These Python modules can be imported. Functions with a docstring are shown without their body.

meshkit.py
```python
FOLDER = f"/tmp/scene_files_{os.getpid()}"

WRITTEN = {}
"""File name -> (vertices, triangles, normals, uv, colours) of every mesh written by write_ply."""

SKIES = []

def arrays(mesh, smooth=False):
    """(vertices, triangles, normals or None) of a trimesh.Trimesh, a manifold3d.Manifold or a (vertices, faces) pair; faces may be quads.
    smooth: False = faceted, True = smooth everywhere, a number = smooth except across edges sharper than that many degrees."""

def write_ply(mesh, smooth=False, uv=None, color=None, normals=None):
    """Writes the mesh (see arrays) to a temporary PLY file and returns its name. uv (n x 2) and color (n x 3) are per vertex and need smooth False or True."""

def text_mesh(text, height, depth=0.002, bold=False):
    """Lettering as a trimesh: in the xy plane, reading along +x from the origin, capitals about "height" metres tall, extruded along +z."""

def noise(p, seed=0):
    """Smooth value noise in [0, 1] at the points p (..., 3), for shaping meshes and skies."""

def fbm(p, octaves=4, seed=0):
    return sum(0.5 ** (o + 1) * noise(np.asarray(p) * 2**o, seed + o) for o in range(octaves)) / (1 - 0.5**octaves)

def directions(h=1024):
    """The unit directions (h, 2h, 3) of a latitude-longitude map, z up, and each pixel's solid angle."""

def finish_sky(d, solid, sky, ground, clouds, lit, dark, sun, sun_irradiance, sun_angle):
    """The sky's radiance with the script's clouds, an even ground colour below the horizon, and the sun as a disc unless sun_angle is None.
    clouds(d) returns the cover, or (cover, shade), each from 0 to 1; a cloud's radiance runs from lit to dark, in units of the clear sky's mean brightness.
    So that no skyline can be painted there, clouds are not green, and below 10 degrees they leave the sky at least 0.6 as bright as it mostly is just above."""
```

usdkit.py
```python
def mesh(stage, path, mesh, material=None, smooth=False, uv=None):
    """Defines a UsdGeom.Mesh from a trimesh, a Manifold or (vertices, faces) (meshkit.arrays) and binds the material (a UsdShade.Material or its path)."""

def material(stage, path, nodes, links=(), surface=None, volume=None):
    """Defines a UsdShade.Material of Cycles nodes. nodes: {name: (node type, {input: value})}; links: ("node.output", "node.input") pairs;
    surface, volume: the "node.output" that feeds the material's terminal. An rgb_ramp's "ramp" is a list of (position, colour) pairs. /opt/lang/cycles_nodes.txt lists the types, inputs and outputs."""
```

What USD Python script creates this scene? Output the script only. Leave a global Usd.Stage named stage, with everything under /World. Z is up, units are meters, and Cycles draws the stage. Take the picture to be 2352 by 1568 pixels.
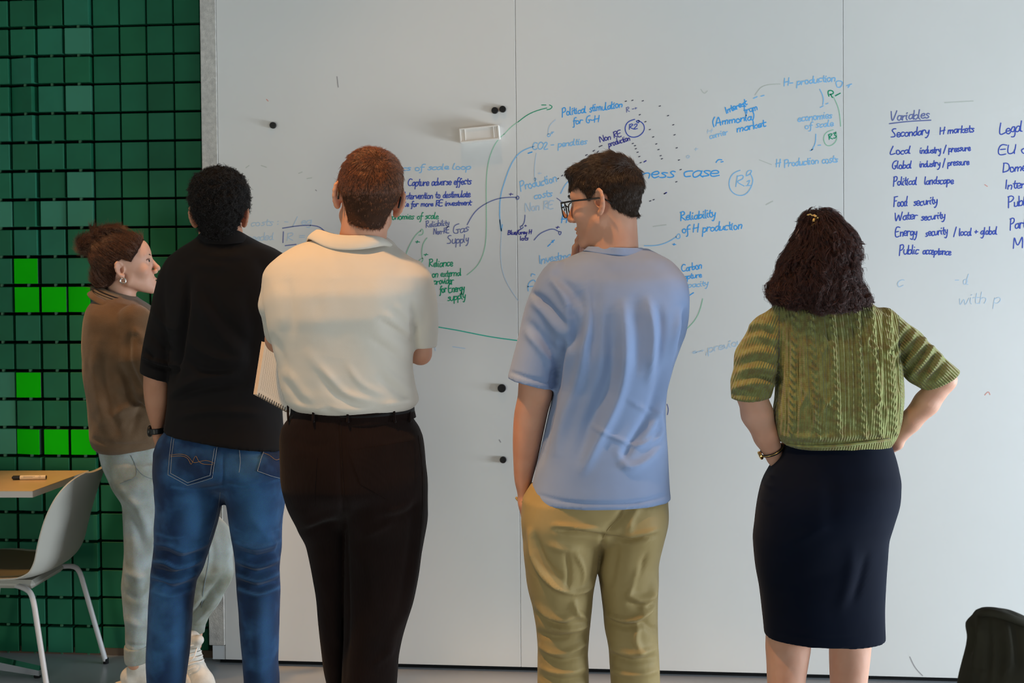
import math, random
import numpy as np, trimesh, shapely
from shapely.geometry import LineString, Polygon
from scipy.interpolate import PchipInterpolator
from scipy.spatial import cKDTree
import manifold3d as m3
import usdkit, meshkit
from pxr import Usd, UsdGeom, UsdLux, UsdShade, Gf, Sdf, Vt

stage = Usd.Stage.CreateInMemory()
UsdGeom.SetStageUpAxis(stage, 'Z')
UsdGeom.Xform.Define(stage, '/World')
UsdGeom.Scope.Define(stage, '/World/Looks')

# ---------------------------------------------------------------- camera
F, PPX, PPY = 3000.0, 1176.0, 612.0                    # focal length and principal point, in pixels of the 2352 x 1568 frame
YAW, PITCH, ROLL = math.radians(6.0), 0.024, 0.0091
CAM = np.array([0.511, -4.859, 1.648])
_f0 = np.array([-math.sin(YAW), math.cos(YAW), 0.0]); R0 = np.array([math.cos(YAW), math.sin(YAW), 0.0]); _u0 = np.array([0, 0, 1.0])
FWD = _f0 * math.cos(PITCH) - _u0 * math.sin(PITCH); _up = _u0 * math.cos(PITCH) + _f0 * math.sin(PITCH)
RIGHT = R0 * math.cos(ROLL) - _up * math.sin(ROLL); UP = R0 * math.sin(ROLL) + _up * math.cos(ROLL)
cam = UsdGeom.Camera.Define(stage, '/World/camera')
M = np.eye(4); M[0, :3], M[1, :3], M[2, :3], M[3, :3] = RIGHT, UP, -FWD, CAM
cam.AddTransformOp().Set(Gf.Matrix4d(*M.ravel().tolist()))
cam.CreateHorizontalApertureAttr(36.0); cam.CreateVerticalApertureAttr(24.0)
cam.CreateFocalLengthAttr(F / 2352 * 36)
cam.CreateVerticalApertureOffsetAttr(-(784 - PPY) / 2352 * 36)
cam.CreateFStopAttr(6.3); cam.CreateFocusDistanceAttr(3.8)
cam.CreateExposureAttr(0.0)

# ---------------------------------------------------------------- light: daylight windows on the right and behind the camera, an added fill at the left, warm ceiling spotlights
def rect_light(name, pos, look, w, h, color, power):
    l = UsdLux.RectLight.Define(stage, '/World/' + name)
    z = -(np.array(look, float) - np.array(pos, float)); z /= np.linalg.norm(z)
    x = np.cross([0, 0, 1.0], z); x /= np.linalg.norm(x); y = np.cross(z, x)
    m = np.eye(4); m[0, :3], m[1, :3], m[2, :3], m[3, :3] = x, y, z, pos
    l.AddTransformOp().Set(Gf.Matrix4d(*m.ravel().tolist()))
    l.CreateWidthAttr(w); l.CreateHeightAttr(h); l.CreateColorAttr(Gf.Vec3f(*color)); l.CreateIntensityAttr(power)
def spot(name, pos, look, radius, color, power, cone, soft):
    l = UsdLux.SphereLight.Define(stage, '/World/' + name)
    z = -(np.array(look, float) - np.array(pos, float)); z /= np.linalg.norm(z)
    x = np.cross([0, 1.0, 0.02], z); x /= np.linalg.norm(x); y = np.cross(z, x)
    m = np.eye(4); m[0, :3], m[1, :3], m[2, :3], m[3, :3] = x, y, z, pos
    l.AddTransformOp().Set(Gf.Matrix4d(*m.ravel().tolist()))
    l.CreateRadiusAttr(radius); l.CreateColorAttr(Gf.Vec3f(*color)); l.CreateIntensityAttr(power)
    s = UsdLux.ShapingAPI.Apply(l.GetPrim()); s.CreateShapingConeAngleAttr(cone); s.CreateShapingConeSoftnessAttr(soft)
COOL, WARM = (0.78, 0.91, 1.0), (1.0, 0.52, 0.20)
rect_light('daylight_side', (5.45, -1.25, 0.6), (0.0, -1.25, 0.6), 2.2, 1.05, (0.86, 0.96, 1.05), 43.0)
rect_light('daylight_rear', (4.0, -6.5, 0.9), (0.5, -0.5, 0.9), 4.0, 1.7, (0.90, 0.95, 0.97), 4.3)
rect_light('added_fill_left', (-3.4, -5.5, 0.8), (0.5, -0.5, 0.7), 3.0, 1.4, (1.0, 0.97, 0.80), 6.4)  # fill light added to brighten the left of the board
for i, (x, y, lx, ly, lz, p, c) in enumerate([(-1.80, -0.95, -1.42, -0.30, 1.4, 1300, 12), (-1.25, -1.55, -0.88, -0.80, 1.5, 420, 11), (-1.0, -2.1, -0.34, -1.26, 1.5, 1650, 11), (-0.1, -2.05, 0.38, -1.25, 1.5, 1250, 11),
                                              (0.75, -2.0, 1.0, -1.2, 1.4, 420, 12), (-0.16, -0.98, -0.06, -0.86, 0.0, 180, 38), (-1.9, -0.75, -1.8, -0.3, 0.7, 480, 9)]):
    spot('spot_lamp_%d' % i, (x, y, 4.1), (lx, ly, lz), 0.07, WARM, p, c, 0.6)
dome = UsdLux.DomeLight.Define(stage, '/World/sky'); dome.CreateColorAttr(Gf.Vec3f(0.85, 0.93, 1.0)); dome.CreateIntensityAttr(0.02)

# ---------------------------------------------------------------- helpers
def P(px, py, d):                                        # the world point that the photo shows at this pixel, d metres along the view axis
    return CAM + d * (FWD + (px - PPX) / F * RIGHT - (py - PPY) / F * UP)
def PW(px, py, y=0.0):                                   # the same on a plane parallel to the back wall
    r = FWD + (px - PPX) / F * RIGHT - (py - PPY) / F * UP
    return CAM + (y - CAM[1]) / r[1] * r
def project(v):
    q = np.asarray(v) - CAM; d = q @ FWD
    return np.stack([PPX + F * (q @ RIGHT) / d, PPY - F * (q @ UP) / d, d], -1)

_names = {}
def numbered(parent, name):
    k = (str(parent), name); n = _names.get(k, 0); _names[k] = n + 1
    return f'{parent}/{name}' if n == 0 else f'{parent}/{name}_{n:03d}'
def data(prim, **kw):
    for k, v in kw.items():
        if v is not None: prim.SetCustomDataByKey(k, v)
def thing(name, label, cat, loc=(0, 0, 0), rotz=0.0, group=None, kind=None):
    x = UsdGeom.Xform.Define(stage, numbered('/World', name))
    x.AddTranslateOp().Set(Gf.Vec3d(*map(float, loc)))
    if rotz: x.AddRotateZOp().Set(math.degrees(rotz))
    p = x.GetPrim(); data(p, label=label, category=cat, group=group, kind=kind)
    p_frame[str(p.GetPath())] = (np.array(loc, float), rotz)
    return p
p_frame = {}
def _frame(path):
    for k, v in p_frame.items():
        if path == k or path.startswith(k + '/'): return v
    return np.zeros(3), 0.0
def obj(name, mesh, mat, parent='/World', smooth=False, label=None, cat=None, group=None, kind=None, world=True, attr=None):
    """One Mesh prim. world=True: the vertices are world coordinates and are carried into the thing's frame."""
    par = str(parent.GetPath()) if hasattr(parent, 'GetPath') else parent
    v, f, n = meshkit.arrays(mesh, smooth)
    if world and par != '/World':
        loc, rz = _frame(par); c, s = math.cos(-rz), math.sin(-rz); rm = np.array([[c, -s, 0], [s, c, 0], [0, 0, 1.0]])
        v = (v - loc) @ rm.T; n = None if n is None else n @ rm.T
    g = UsdGeom.Mesh.Define(stage, numbered(par, name))
    g.CreatePointsAttr(Vt.Vec3fArray.FromNumpy(v.astype(np.float32)))
    g.CreateFaceVertexCountsAttr(Vt.IntArray.FromNumpy(np.full(len(f), 3, np.int32)))
    g.CreateFaceVertexIndicesAttr(Vt.IntArray.FromNumpy(f.astype(np.int32).ravel()))
    g.CreateSubdivisionSchemeAttr('none')
    if n is not None:
        g.CreateNormalsAttr(Vt.Vec3fArray.FromNumpy(n.astype(np.float32))); g.SetNormalsInterpolation('vertex')
    for k, a in (attr or {}).items():
        UsdGeom.PrimvarsAPI(g).CreatePrimvar(k, Sdf.ValueTypeNames.Color3fArray, 'vertex').Set(Vt.Vec3fArray.FromNumpy(np.asarray(a, np.float32)))
    if mat is not None: UsdShade.MaterialBindingAPI.Apply(g.GetPrim()).Bind(mat)
    p = g.GetPrim(); data(p, label=label, category=cat, group=group, kind=kind)
    return p
def curves(name, strands, widths, mat, parent, label=None, kind='stuff'):
    """Hair and threads: a BasisCurves prim from world polylines (each n x 3)."""
    par = str(parent.GetPath()); loc, rz = _frame(par); c, s = math.cos(-rz), math.sin(-rz); rm = np.array([[c, -s, 0], [s, c, 0], [0, 0, 1.0]])
    b = UsdGeom.BasisCurves.Define(stage, numbered(par, name))
    b.CreateTypeAttr('linear'); b.CreateWrapAttr('nonperiodic')
    b.CreateCurveVertexCountsAttr(Vt.IntArray.FromNumpy(np.array([len(q) for q in strands], np.int32)))
    pts = (np.vstack(strands) - loc) @ rm.T
    b.CreatePointsAttr(Vt.Vec3fArray.FromNumpy(pts.astype(np.float32)))
    b.CreateWidthsAttr(Vt.FloatArray.FromNumpy(np.asarray(widths, np.float32))); b.SetWidthsInterpolation('vertex')
    UsdShade.MaterialBindingAPI.Apply(b.GetPrim()).Bind(mat)
    data(b.GetPrim(), label=label, kind=kind)
    return b.GetPrim()

def mat(name, color, rough=0.6, spec=0.4, metal=0.0, noise=None, bump=None, sheen=0.0, coat=0.0, extra=None):
    """Principled material. noise: (scale, second colour[, detail]) mixes a second colour by noise; bump: (kind, scale, strength, distance)."""
    n = {'p': ('principled_bsdf', {'base_color': color, 'roughness': rough, 'specular_ior_level': spec, 'metallic': metal, 'sheen_weight': sheen, 'coat_weight': coat, **(extra or {})}),
         'tc': ('texture_coordinate', {})}
    l = []
    if noise:
        n['nz'] = ('noise_texture', {'scale': noise[0], 'detail': noise[2] if len(noise) > 2 else 4.0})
        n['rp'] = ('rgb_ramp', {'ramp': [(0.3, color), (0.7, noise[1])]})
        l += [('tc.object', 'nz.vector'), ('nz.fac', 'rp.fac'), ('rp.color', 'p.base_color')]
    if bump:
        kind, sc, st, dist = bump
        if kind == 'noise':
            n['bt'] = ('noise_texture', {'scale': sc, 'detail': 3.0}); hs = 'bt.fac'
        else:
            n['bt'] = ('wave_texture', {'scale': sc, 'bands_direction': kind, 'distortion': 0.6, 'detail': 1.0}); hs = 'bt.fac'
        n['bp'] = ('bump', {'strength': st, 'distance': dist})
        l += [('tc.object', 'bt.vector'), (hs, 'bp.height'), ('bp.normal', 'p.normal')]
    return usdkit.material(stage, '/World/Looks/' + name, n, l, surface='p.BSDF')

def srgb(r, g, b):
    c = np.array([r, g, b], float) / 255
    return tuple(np.where(c <= 0.04045, c / 12.92, ((c + 0.055) / 1.055) ** 2.4).tolist())
cat_ = trimesh.util.concatenate
def box(lo, hi, bevel=0.0):
    lo, hi = np.array(lo, float), np.array(hi, float)
    if bevel <= 0:
        b = trimesh.creation.box(hi - lo); b.apply_translation((lo + hi) / 2); return b
    pts = []
    for s in np.ndindex(2, 2, 2):
        c = np.where(np.array(s) == 1, hi, lo); d = np.where(np.array(s) == 1, -1, 1) * bevel
        for k in range(3):
            q = c + d; q[k] = c[k]; pts.append(q)
    return trimesh.convex.convex_hull(np.array(pts))
def tube(path, r, sides=10, cap=True):
    p = np.asarray(path, float); r = np.broadcast_to(np.asarray(r, float), (len(p),))
    t = np.gradient(p, axis=0); t /= np.linalg.norm(t, axis=1, keepdims=True) + 1e-12
    a = np.cross(t[0], [0.31, 0.2, 0.93]); a /= np.linalg.norm(a); A = []
    for k in range(len(p)):
        a = a - t[k] * (a @ t[k]); a /= np.linalg.norm(a) + 1e-12; A.append(a)
    A = np.array(A); B = np.cross(t, A); th = np.arange(sides) * 2 * np.pi / sides
    v = p[:, None] + r[:, None, None] * (np.cos(th)[None, :, None] * A[:, None] + np.sin(th)[None, :, None] * B[:, None])
    n = len(p); i, j = np.meshgrid(np.arange(n - 1), np.arange(sides), indexing='ij')
    q = np.stack([i * sides + j, i * sides + (j + 1) % sides, (i + 1) * sides + (j + 1) % sides, (i + 1) * sides + j], -1).reshape(-1, 4)
    v = v.reshape(-1, 3); f = [q[:, [0, 1, 2]], q[:, [0, 2, 3]]]
    if cap:
        v = np.vstack([v, p[:1], p[-1:]]); k = np.arange(sides)
        f += [np.stack([np.full(sides, n * sides), (k + 1) % sides, k], 1), np.stack([np.full(sides, n * sides + 1), (n - 1) * sides + k, (n - 1) * sides + (k + 1) % sides], 1)]
    return trimesh.Trimesh(v, np.vstack(f), process=False)
def spline(pts, n=40, closed=False):
    """Points through which a smooth curve runs, resampled."""
    p = np.asarray(pts, float)
    if len(p) < 3: return np.array([p[0] + (p[-1] - p[0]) * t for t in np.linspace(0, 1, n)])
    if closed: p = np.vstack([p, p[:1]])
    d = np.r_[0, np.cumsum(np.sqrt(np.linalg.norm(np.diff(p, axis=0), axis=1)) + 1e-9)]
    from scipy.interpolate import CubicSpline
    return CubicSpline(d, p, bc_type='periodic' if closed else 'natural')(np.linspace(0, d[-1], n))
def lathe(profile, n=32):
    return trimesh.creation.revolve(np.asarray(profile, float), sections=n)

# ================================================================ the room
WHITE = (0.74, 0.75, 0.735)
m_board = mat('whiteboard', WHITE, rough=0.42, spec=0.35, noise=(1.2, (0.70, 0.715, 0.70)))
m_carcass = mat('melamine', (0.62, 0.66, 0.68), rough=0.5, spec=0.3)
m_felt = mat('felt', (0.62, 0.61, 0.57), rough=0.95, spec=0.1, noise=(60, (0.46, 0.455, 0.43)), bump=('noise', 220, 0.5, 0.003))
m_black = mat('black_recess', (0.006, 0.007, 0.008), rough=0.8, spec=0.2)
m_backing = mat('tile_backing', (0.002, 0.006, 0.004), rough=0.8, spec=0.2)
m_floor = mat('floor', srgb(165, 172, 178), rough=0.28, spec=0.5, noise=(3.0, srgb(172, 178, 184)))
m_paint = mat('wall_paint', (0.66, 0.66, 0.64), rough=0.8, spec=0.2)
m_brown = mat('brown_skirting', srgb(96, 78, 62), rough=0.6)
m_chrome = mat('chrome', (0.75, 0.75, 0.76), rough=0.12, metal=1.0)

xl, xr, yb, yf, zc = -3.6, 5.6, 0.42, -8.6, 4.3
obj('floor', box((xl, yf, -0.12), (xr, yb, 0.0)), m_floor, label='grey blue polished floor', cat='floor', kind='structure')
m_ceil = mat('ceiling_concrete', (0.22, 0.21, 0.20), rough=0.9)
obj('ceiling', box((xl, yf, zc), (xr, yb, zc + 0.1)), m_ceil, label='pale ceiling above the room', cat='ceiling', kind='structure')
obj('wall_left', box((xl - 0.1, yf, 0), (xl, yb, zc)), m_paint, label='plain side wall', cat='wall', kind='structure')

# ---- wall of green flip tiles
YT = 0.085                                               # plane of the tile faces
cols_px = [24 + 61.95 * i for i in range(-6, 8)]         # vertical joints along the top edge of the photo
rows_px = [65.4 + 65.05 * i for i in range(-4, 23)]
col_x = [PW(x, 0, YT)[0] for x in cols_px]
cp = (col_x[-1] - col_x[0]) / (len(col_x) - 1)
row_z0, row_z1 = PW(50, 65.4, YT)[2], PW(50, 1496, YT)[2]
rp = (row_z0 - row_z1) / 22
wall = thing('wall_back', 'back wall clad in a grid of square green flip tiles', 'tile wall', (0, 0, 0), kind='structure')
obj('backing', box((xl, YT + 0.12, 0), (-0.9, yb, zc)), m_backing, wall)
random.seed(11)
green = []
for i in range(6):
    c = [(0.007, 0.100, 0.048), (0.009, 0.112, 0.056), (0.007, 0.092, 0.043), (0.011, 0.12, 0.062), (0.008, 0.106, 0.047), (0.014, 0.13, 0.074)][i]
    c = tuple(1.3 * k for k in c); green.append(mat('tile_green_%d' % i, c, rough=0.55, spec=0.18, noise=(9, tuple(0.86 * k for k in c))))
m_lit_tile = mat('tile_lit_tone', (0.04, 0.21, 0.13), rough=0.55, spec=0.2)  # lighter copy of the tile green: light on turned tiles put into the colour
m_side = mat('tile_side', (0.008, 0.05, 0.032), rough=0.5)
m_lime = mat('tile_lime', (0.003, 0.5, 0.0), rough=0.7, spec=0.08)
m_pin = mat('pivot_pin', (0.04, 0.15, 0.075), rough=0.5)
# lime faces: (column from the joint list, row counted from the joint at 65 px)
lime = {(0, 8), (0, 9), (1, 9), (2, 9), (0, 12), (0, 14), (1, 14), (2, 14)}
pale = {(2, 0), (2, 2), (2, 5), (2, 6), (-1, 6), (1, 6), (-1, 12), (-1, 13), (-1, 14)}  # tiles turned to catch the light, also painted lighter
turned = {(0, 1): -16, (0, 2): -17, (0, 3): -15, (0, 5): -7, (0, 6): -10, (0, 7): -6, (0, 8): -5, (0, 14): -10, (2, 9): -13, (0, 15): -12, (0, 16): -9}
pins = []
for ci in range(13):
    c = ci - 6; x0 = col_x[ci]
    if x0 + cp < xl: continue
    fixed = c >= 3
    for r in range(-3, 22):
        z1 = row_z0 - r * rp; z0 = z1 - rp
        if z1 > 2.95: continue
        cx, cz = x0 + cp / 2, (z0 + z1) / 2
        if fixed:
            g = 0.0046; b = box((x0 + g, YT, z0 + g), (x0 + cp - g, YT + 0.04, z1 - g), 0.0015)
            obj('tile', b, green[random.randrange(5)], wall)
        else:
            w = cp * 0.455; h = rp / 2 - 0.006
            b = box((-w, -0.03, -h), (w, 0.045, h), 0.002)
            yaw = turned.get((c, r), random.uniform(-2.5, 2.0))
            if (c, r) in pale: yaw = random.uniform(3, 6)
            if 14 < r: yaw *= 0.5
            T = trimesh.transformations.rotation_matrix(math.radians(yaw), [0, 0, 1]); T[:3, 3] = (cx, YT + 0.012, cz)
            b.apply_transform(T)
            if (c, r) in lime:
                t = obj('tile', b, m_side, wall, label='flip tile with a bright lime green face')
                fb = box((-w + 0.001, -0.033, -h + 0.001), (w - 0.001, -0.029, h - 0.001)); fb.apply_transform(T)
                obj('lime_face', fb, m_lime, t)
            else:
                obj('tile', b, m_lit_tile if (c, r) in pale else green[random.randrange(6)], wall)
            pins.append(box((cx - 0.005, YT - 0.006, z0 - 0.0075), (cx + 0.005, YT + 0.006, z0 + 0.0075), 0.001))
obj('pivot_pin', cat_(pins), m_pin, wall, kind='stuff', label='small green pivot pins between the flip tiles')
obj('baseboard_back', box((xl, YT - 0.005, 0.0), (-1.16, YT + 0.12, 0.028)), m_brown, label='low brown strip under the green tile wall', cat='baseboard', kind='structure')

# ---- the wall-sized whiteboard
XB = PW(516, 1400)[0]
XF = PW(487, 1400)[0]
seam = [PW(1190, 770)[0], PW(1937, 240)[0]]
board = thing('whiteboard', 'wall-sized white marker board in tall panels covered with blue, green and black handwriting', 'whiteboard', (0, 0, 0))
z0b = 0.022
xs = [XB, seam[0], seam[1], seam[1] * 2 - seam[0], seam[1] * 3 - 2 * seam[0], seam[1] * 4 - 3 * seam[0]]
for i in range(5):
    x0, x1 = xs[i] + 0.0007, min(xs[i + 1] - 0.0007, xr - 0.05)
    obj('panel', box((x0, 0.0, z0b if i else z0b + 0.0), (x1, 0.018, 3.4), 0.001), m_board, board)
obj('carcass', box((XF, 0.02, z0b), (xr - 0.02, 0.10, 3.4)), m_carcass, board)
obj('bottom_rail', box((XF, 0.001, z0b), (XB - 0.0005, 0.02, PW(500, 1481)[2] - 0.002)), m_carcass, board)
obj('felt_edge', box((PW(462, 200)[0], -0.004, PW(500, 1481)[2]), (XB - 0.0005, 0.02, 3.4), 0.002), m_felt, board, label='grey felt strip down the free edge of the whiteboard')
obj('trim_1', box((XF + 0.02, 0.03, 0.0), (xr, 0.10, z0b)), m_black, label='black recessed kick strip under the whiteboard', cat='trim', kind='structure')

# ================================================================ modelling figures: signed distances on a grid, turned into one smooth mesh
def surface_nets(D, lo, h):
    nx, ny, nz = D.shape; S = D < 0
    cells = np.zeros((nx - 1, ny - 1, nz - 1), np.uint8)
    for i, j, k in np.ndindex(2, 2, 2): cells += S[i:nx - 1 + i, j:ny - 1 + j, k:nz - 1 + k]
    act = (cells > 0) & (cells < 8); idx = np.full(act.shape, -1, np.int64); A = np.argwhere(act); idx[act] = np.arange(len(A))
    acc = np.zeros((len(A), 3)); cnt = np.zeros(len(A)); corners = list(np.ndindex(2, 2, 2))
    val = {c: D[A[:, 0] + c[0], A[:, 1] + c[1], A[:, 2] + c[2]] for c in corners}
    for c in corners:
        for ax in range(3):
            if c[ax] == 0:
                e = list(c); e[ax] = 1; a, b = val[c], val[tuple(e)]; cr = (a < 0) != (b < 0)
                t = np.where(cr, a / np.where(cr, a - b, 1), 0.0); p = np.repeat(np.array([c], float), len(A), 0); p[:, ax] = t
                acc[cr] += p[cr]; cnt[cr] += 1
    V = (A + acc / cnt[:, None]) * h + lo; Fs = []
    for ax in range(3):
        a, b = [q for q in range(3) if q != ax]
        sl = [slice(None)] * 3; sl[ax] = slice(0, -1); s0 = S[tuple(sl)]; sl[ax] = slice(1, None); s1 = S[tuple(sl)]
        e = np.argwhere(s0 != s1); e = e[(e[:, a] > 0) & (e[:, b] > 0) & (e[:, a] < D.shape[a] - 1) & (e[:, b] < D.shape[b] - 1)]
        fl = s0[e[:, 0], e[:, 1], e[:, 2]]; q = []
        for da, db in ((0, 0), (-1, 0), (-1, -1), (0, -1)):
            c = e.copy(); c[:, a] += da; c[:, b] += db; q.append(idx[c[:, 0], c[:, 1], c[:, 2]])
        q = np.stack(q, 1); flip = fl if ax == 1 else ~fl
        q[~flip] = q[~flip][:, ::-1]; Fs.append(q)
    Q = np.vstack(Fs); Q = Q[(Q >= 0).all(1)]
    Q = Q[:, ::-1]
    m = trimesh.Trimesh(V, np.vstack([Q[:, [0, 1, 2]], Q[:, [0, 2, 3]]]), process=False)
    return m
def smooth_mesh(m, n=6, lam=0.5, mu=0.52):
    v = np.array(m.vertices); f = m.faces
    e = np.vstack([f[:, [0, 1]], f[:, [1, 2]], f[:, [2, 0]]]); e = np.unique(np.sort(e, 1), axis=0)
    from scipy.sparse import coo_matrix
    k = len(v); W = coo_matrix((np.ones(2 * len(e)), (np.r_[e[:, 0], e[:, 1]], np.r_[e[:, 1], e[:, 0]])), (k, k)).tocsr(); d = np.asarray(W.sum(1)).ravel(); d[d == 0] = 1
    for it in range(n):
        v = v + lam * (W @ v / d[:, None] - v); v = v - mu * (W @ v / d[:, None] - v)
    return trimesh.Trimesh(v, f, process=False)
def normals(m):
    v, f = np.asarray(m.vertices), np.asarray(m.faces); n = np.zeros_like(v); fn = np.cross(v[f[:, 1]] - v[f[:, 0]], v[f[:, 2]] - v[f[:, 0]])
    for k in range(3): np.add.at(n, f[:, k], fn)
    return n / (np.linalg.norm(n, axis=1, keepdims=True) + 1e-20)
def sm_min(a, b, k):
    if k <= 0: return np.minimum(a, b)
    h = np.clip(0.5 + 0.5 * (b - a) / k, 0, 1); return b + (a - b) * h - k * h * (1 - h)
def sm_max(a, b, k): return -sm_min(-a, -b, k)

class Vol:
    def __init__(s, lo, hi, h):
        s.lo = np.array(lo, float); s.h = h; n = np.ceil((np.array(hi) - s.lo) / h).astype(int) + 1
        s.ax = [(s.lo[k] + h * np.arange(n[k])).astype(np.float32) for k in range(3)]; s.D = np.full(n, 1.0, np.float32)
    def grid(s, sl): return s.ax[0][sl[0]][:, None, None], s.ax[1][sl[1]][None, :, None], s.ax[2][sl[2]][None, None, :]
    def sl(s, lo, hi, m):
        r = []
        for k in range(3):
            a = int(np.clip(np.floor((lo[k] - m - s.lo[k]) / s.h), 0, len(s.ax[k]) - 1)); b = int(np.clip(np.ceil((hi[k] + m - s.lo[k]) / s.h) + 1, a + 1, len(s.ax[k]))); r.append(slice(a, b))
        return tuple(r)
    def put(s, fn, lo, hi, k, op='u'):
        q = s.sl(lo, hi, max(k, 0.02) + 0.03); X, Y, Z = s.grid(q); d = fn(X, Y, Z)
        if op == 'u': s.D[q] = sm_min(s.D[q], d, k)
        else: s.D[q] = sm_max(s.D[q], -d, k)
        return s
    def cone(s, a, b, ra, rb, k=0.01, sy=1.0, op='u'):
        a, b = np.array(a, float), np.array(b, float); ab = b - a; L = max(ab @ ab, 1e-9)
        def fn(X, Y, Z):
            t = np.clip(((X - a[0]) * ab[0] + (Y - a[1]) * ab[1] + (Z - a[2]) * ab[2]) / L, 0, 1)
            return np.sqrt((X - a[0] - t * ab[0]) ** 2 + ((Y - a[1] - t * ab[1]) / sy) ** 2 + (Z - a[2] - t * ab[2]) ** 2) - (ra + t * (rb - ra))
        r = max(ra, rb); return s.put(fn, np.minimum(a, b) - r, np.maximum(a, b) + r, k, op)
    def chain(s, pts, rs, k=0.01, sy=1.0):
        for i in range(len(pts) - 1): s.cone(pts[i], pts[i + 1], rs[i], rs[i + 1], k, sy)
        return s
    def ell(s, c, r, k=0.01, R=None, op='u'):
        c, r = np.array(c, float), np.array(r, float); R = np.eye(3) if R is None else R
        def fn(X, Y, Z):
            q = [R[0, i] * (X - c[0]) + R[1, i] * (Y - c[1]) + R[2, i] * (Z - c[2]) for i in range(3)]
            k0 = np.sqrt(sum((q[i] / r[i]) ** 2 for i in range(3))); k1 = np.sqrt(sum((q[i] / r[i] ** 2) ** 2 for i in range(3)))
            return k0 * (k0 - 1) / (k1 + 1e-6)
        m = r.max(); return s.put(fn, c - m, c + m, k, op)
    def loft(s, rows, k=0.01, n=2.3, op='u'):
        """rows: (z, cx, cy, half width, half depth), any order."""
        r = np.array(sorted(rows)); z0, z1 = r[0, 0], r[-1, 0]
        f = [PchipInterpolator(r[:, 0], r[:, j]) for j in range(1, 5)]
        def fn(X, Y, Z):
            zc = np.clip(Z, z0, z1).ravel(); cx, cy, a, b = [g(zc).astype(np.float32)[None, None, :] for g in f]
            u, v = np.abs(X - cx), np.abs(Y - cy)
            q = ((u / a) ** n + (v / b) ** n) ** (1 / n); rho = np.sqrt(u * u + v * v)
            d = rho * (1 - 1 / np.maximum(q, 1e-4)); d = np.where(q < 0.15, -np.minimum(a, b) * (1 - q), d)
            return np.maximum(d, np.maximum(z0 - Z, Z - z1))
        lo = [(r[:, 1] - r[:, 3]).min(), (r[:, 2] - r[:, 4]).min(), z0]; hi = [(r[:, 1] + r[:, 3]).max(), (r[:, 2] + r[:, 4]).max(), z1]
        return s.put(fn, lo, hi, k, op)
    def plane(s, p, n, k=0.004):
        """Cuts away the side of the plane that the normal points to."""
        p, n = np.array(p, float), np.array(n, float); n = n / np.linalg.norm(n); X, Y, Z = s.grid((slice(None),) * 3)
        s.D = sm_max(s.D, ((X - p[0]) * n[0] + (Y - p[1]) * n[1] + (Z - p[2]) * n[2]).astype(np.float32), k); return s
    def like(s): q = object.__new__(Vol); q.lo, q.h, q.ax = s.lo, s.h, s.ax; q.D = np.full(s.D.shape, 1.0, np.float32); return q
    def join(s, o, k=0.01): s.D = sm_min(s.D, o.D, k); return s
    def mesh(s, sm=5):
        s.D[0], s.D[-1], s.D[:, 0], s.D[:, -1], s.D[:, :, 0], s.D[:, :, -1] = 1, 1, 1, 1, 1, 1
        m = surface_nets(s.D, s.lo, s.h); parts = trimesh.graph.connected_components(m.edges, nodes=np.arange(len(m.vertices)), min_len=1)
        if len(parts) > 1:
            big = max(len(p) for p in parts); keep = np.zeros(len(m.vertices), bool)
            for p in parts:
                if len(p) > 0.02 * big: keep[p] = True
            m.update_faces(keep[m.faces].all(1)); m.remove_unreferenced_vertices()
        return smooth_mesh(m, sm) if sm else m

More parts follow.
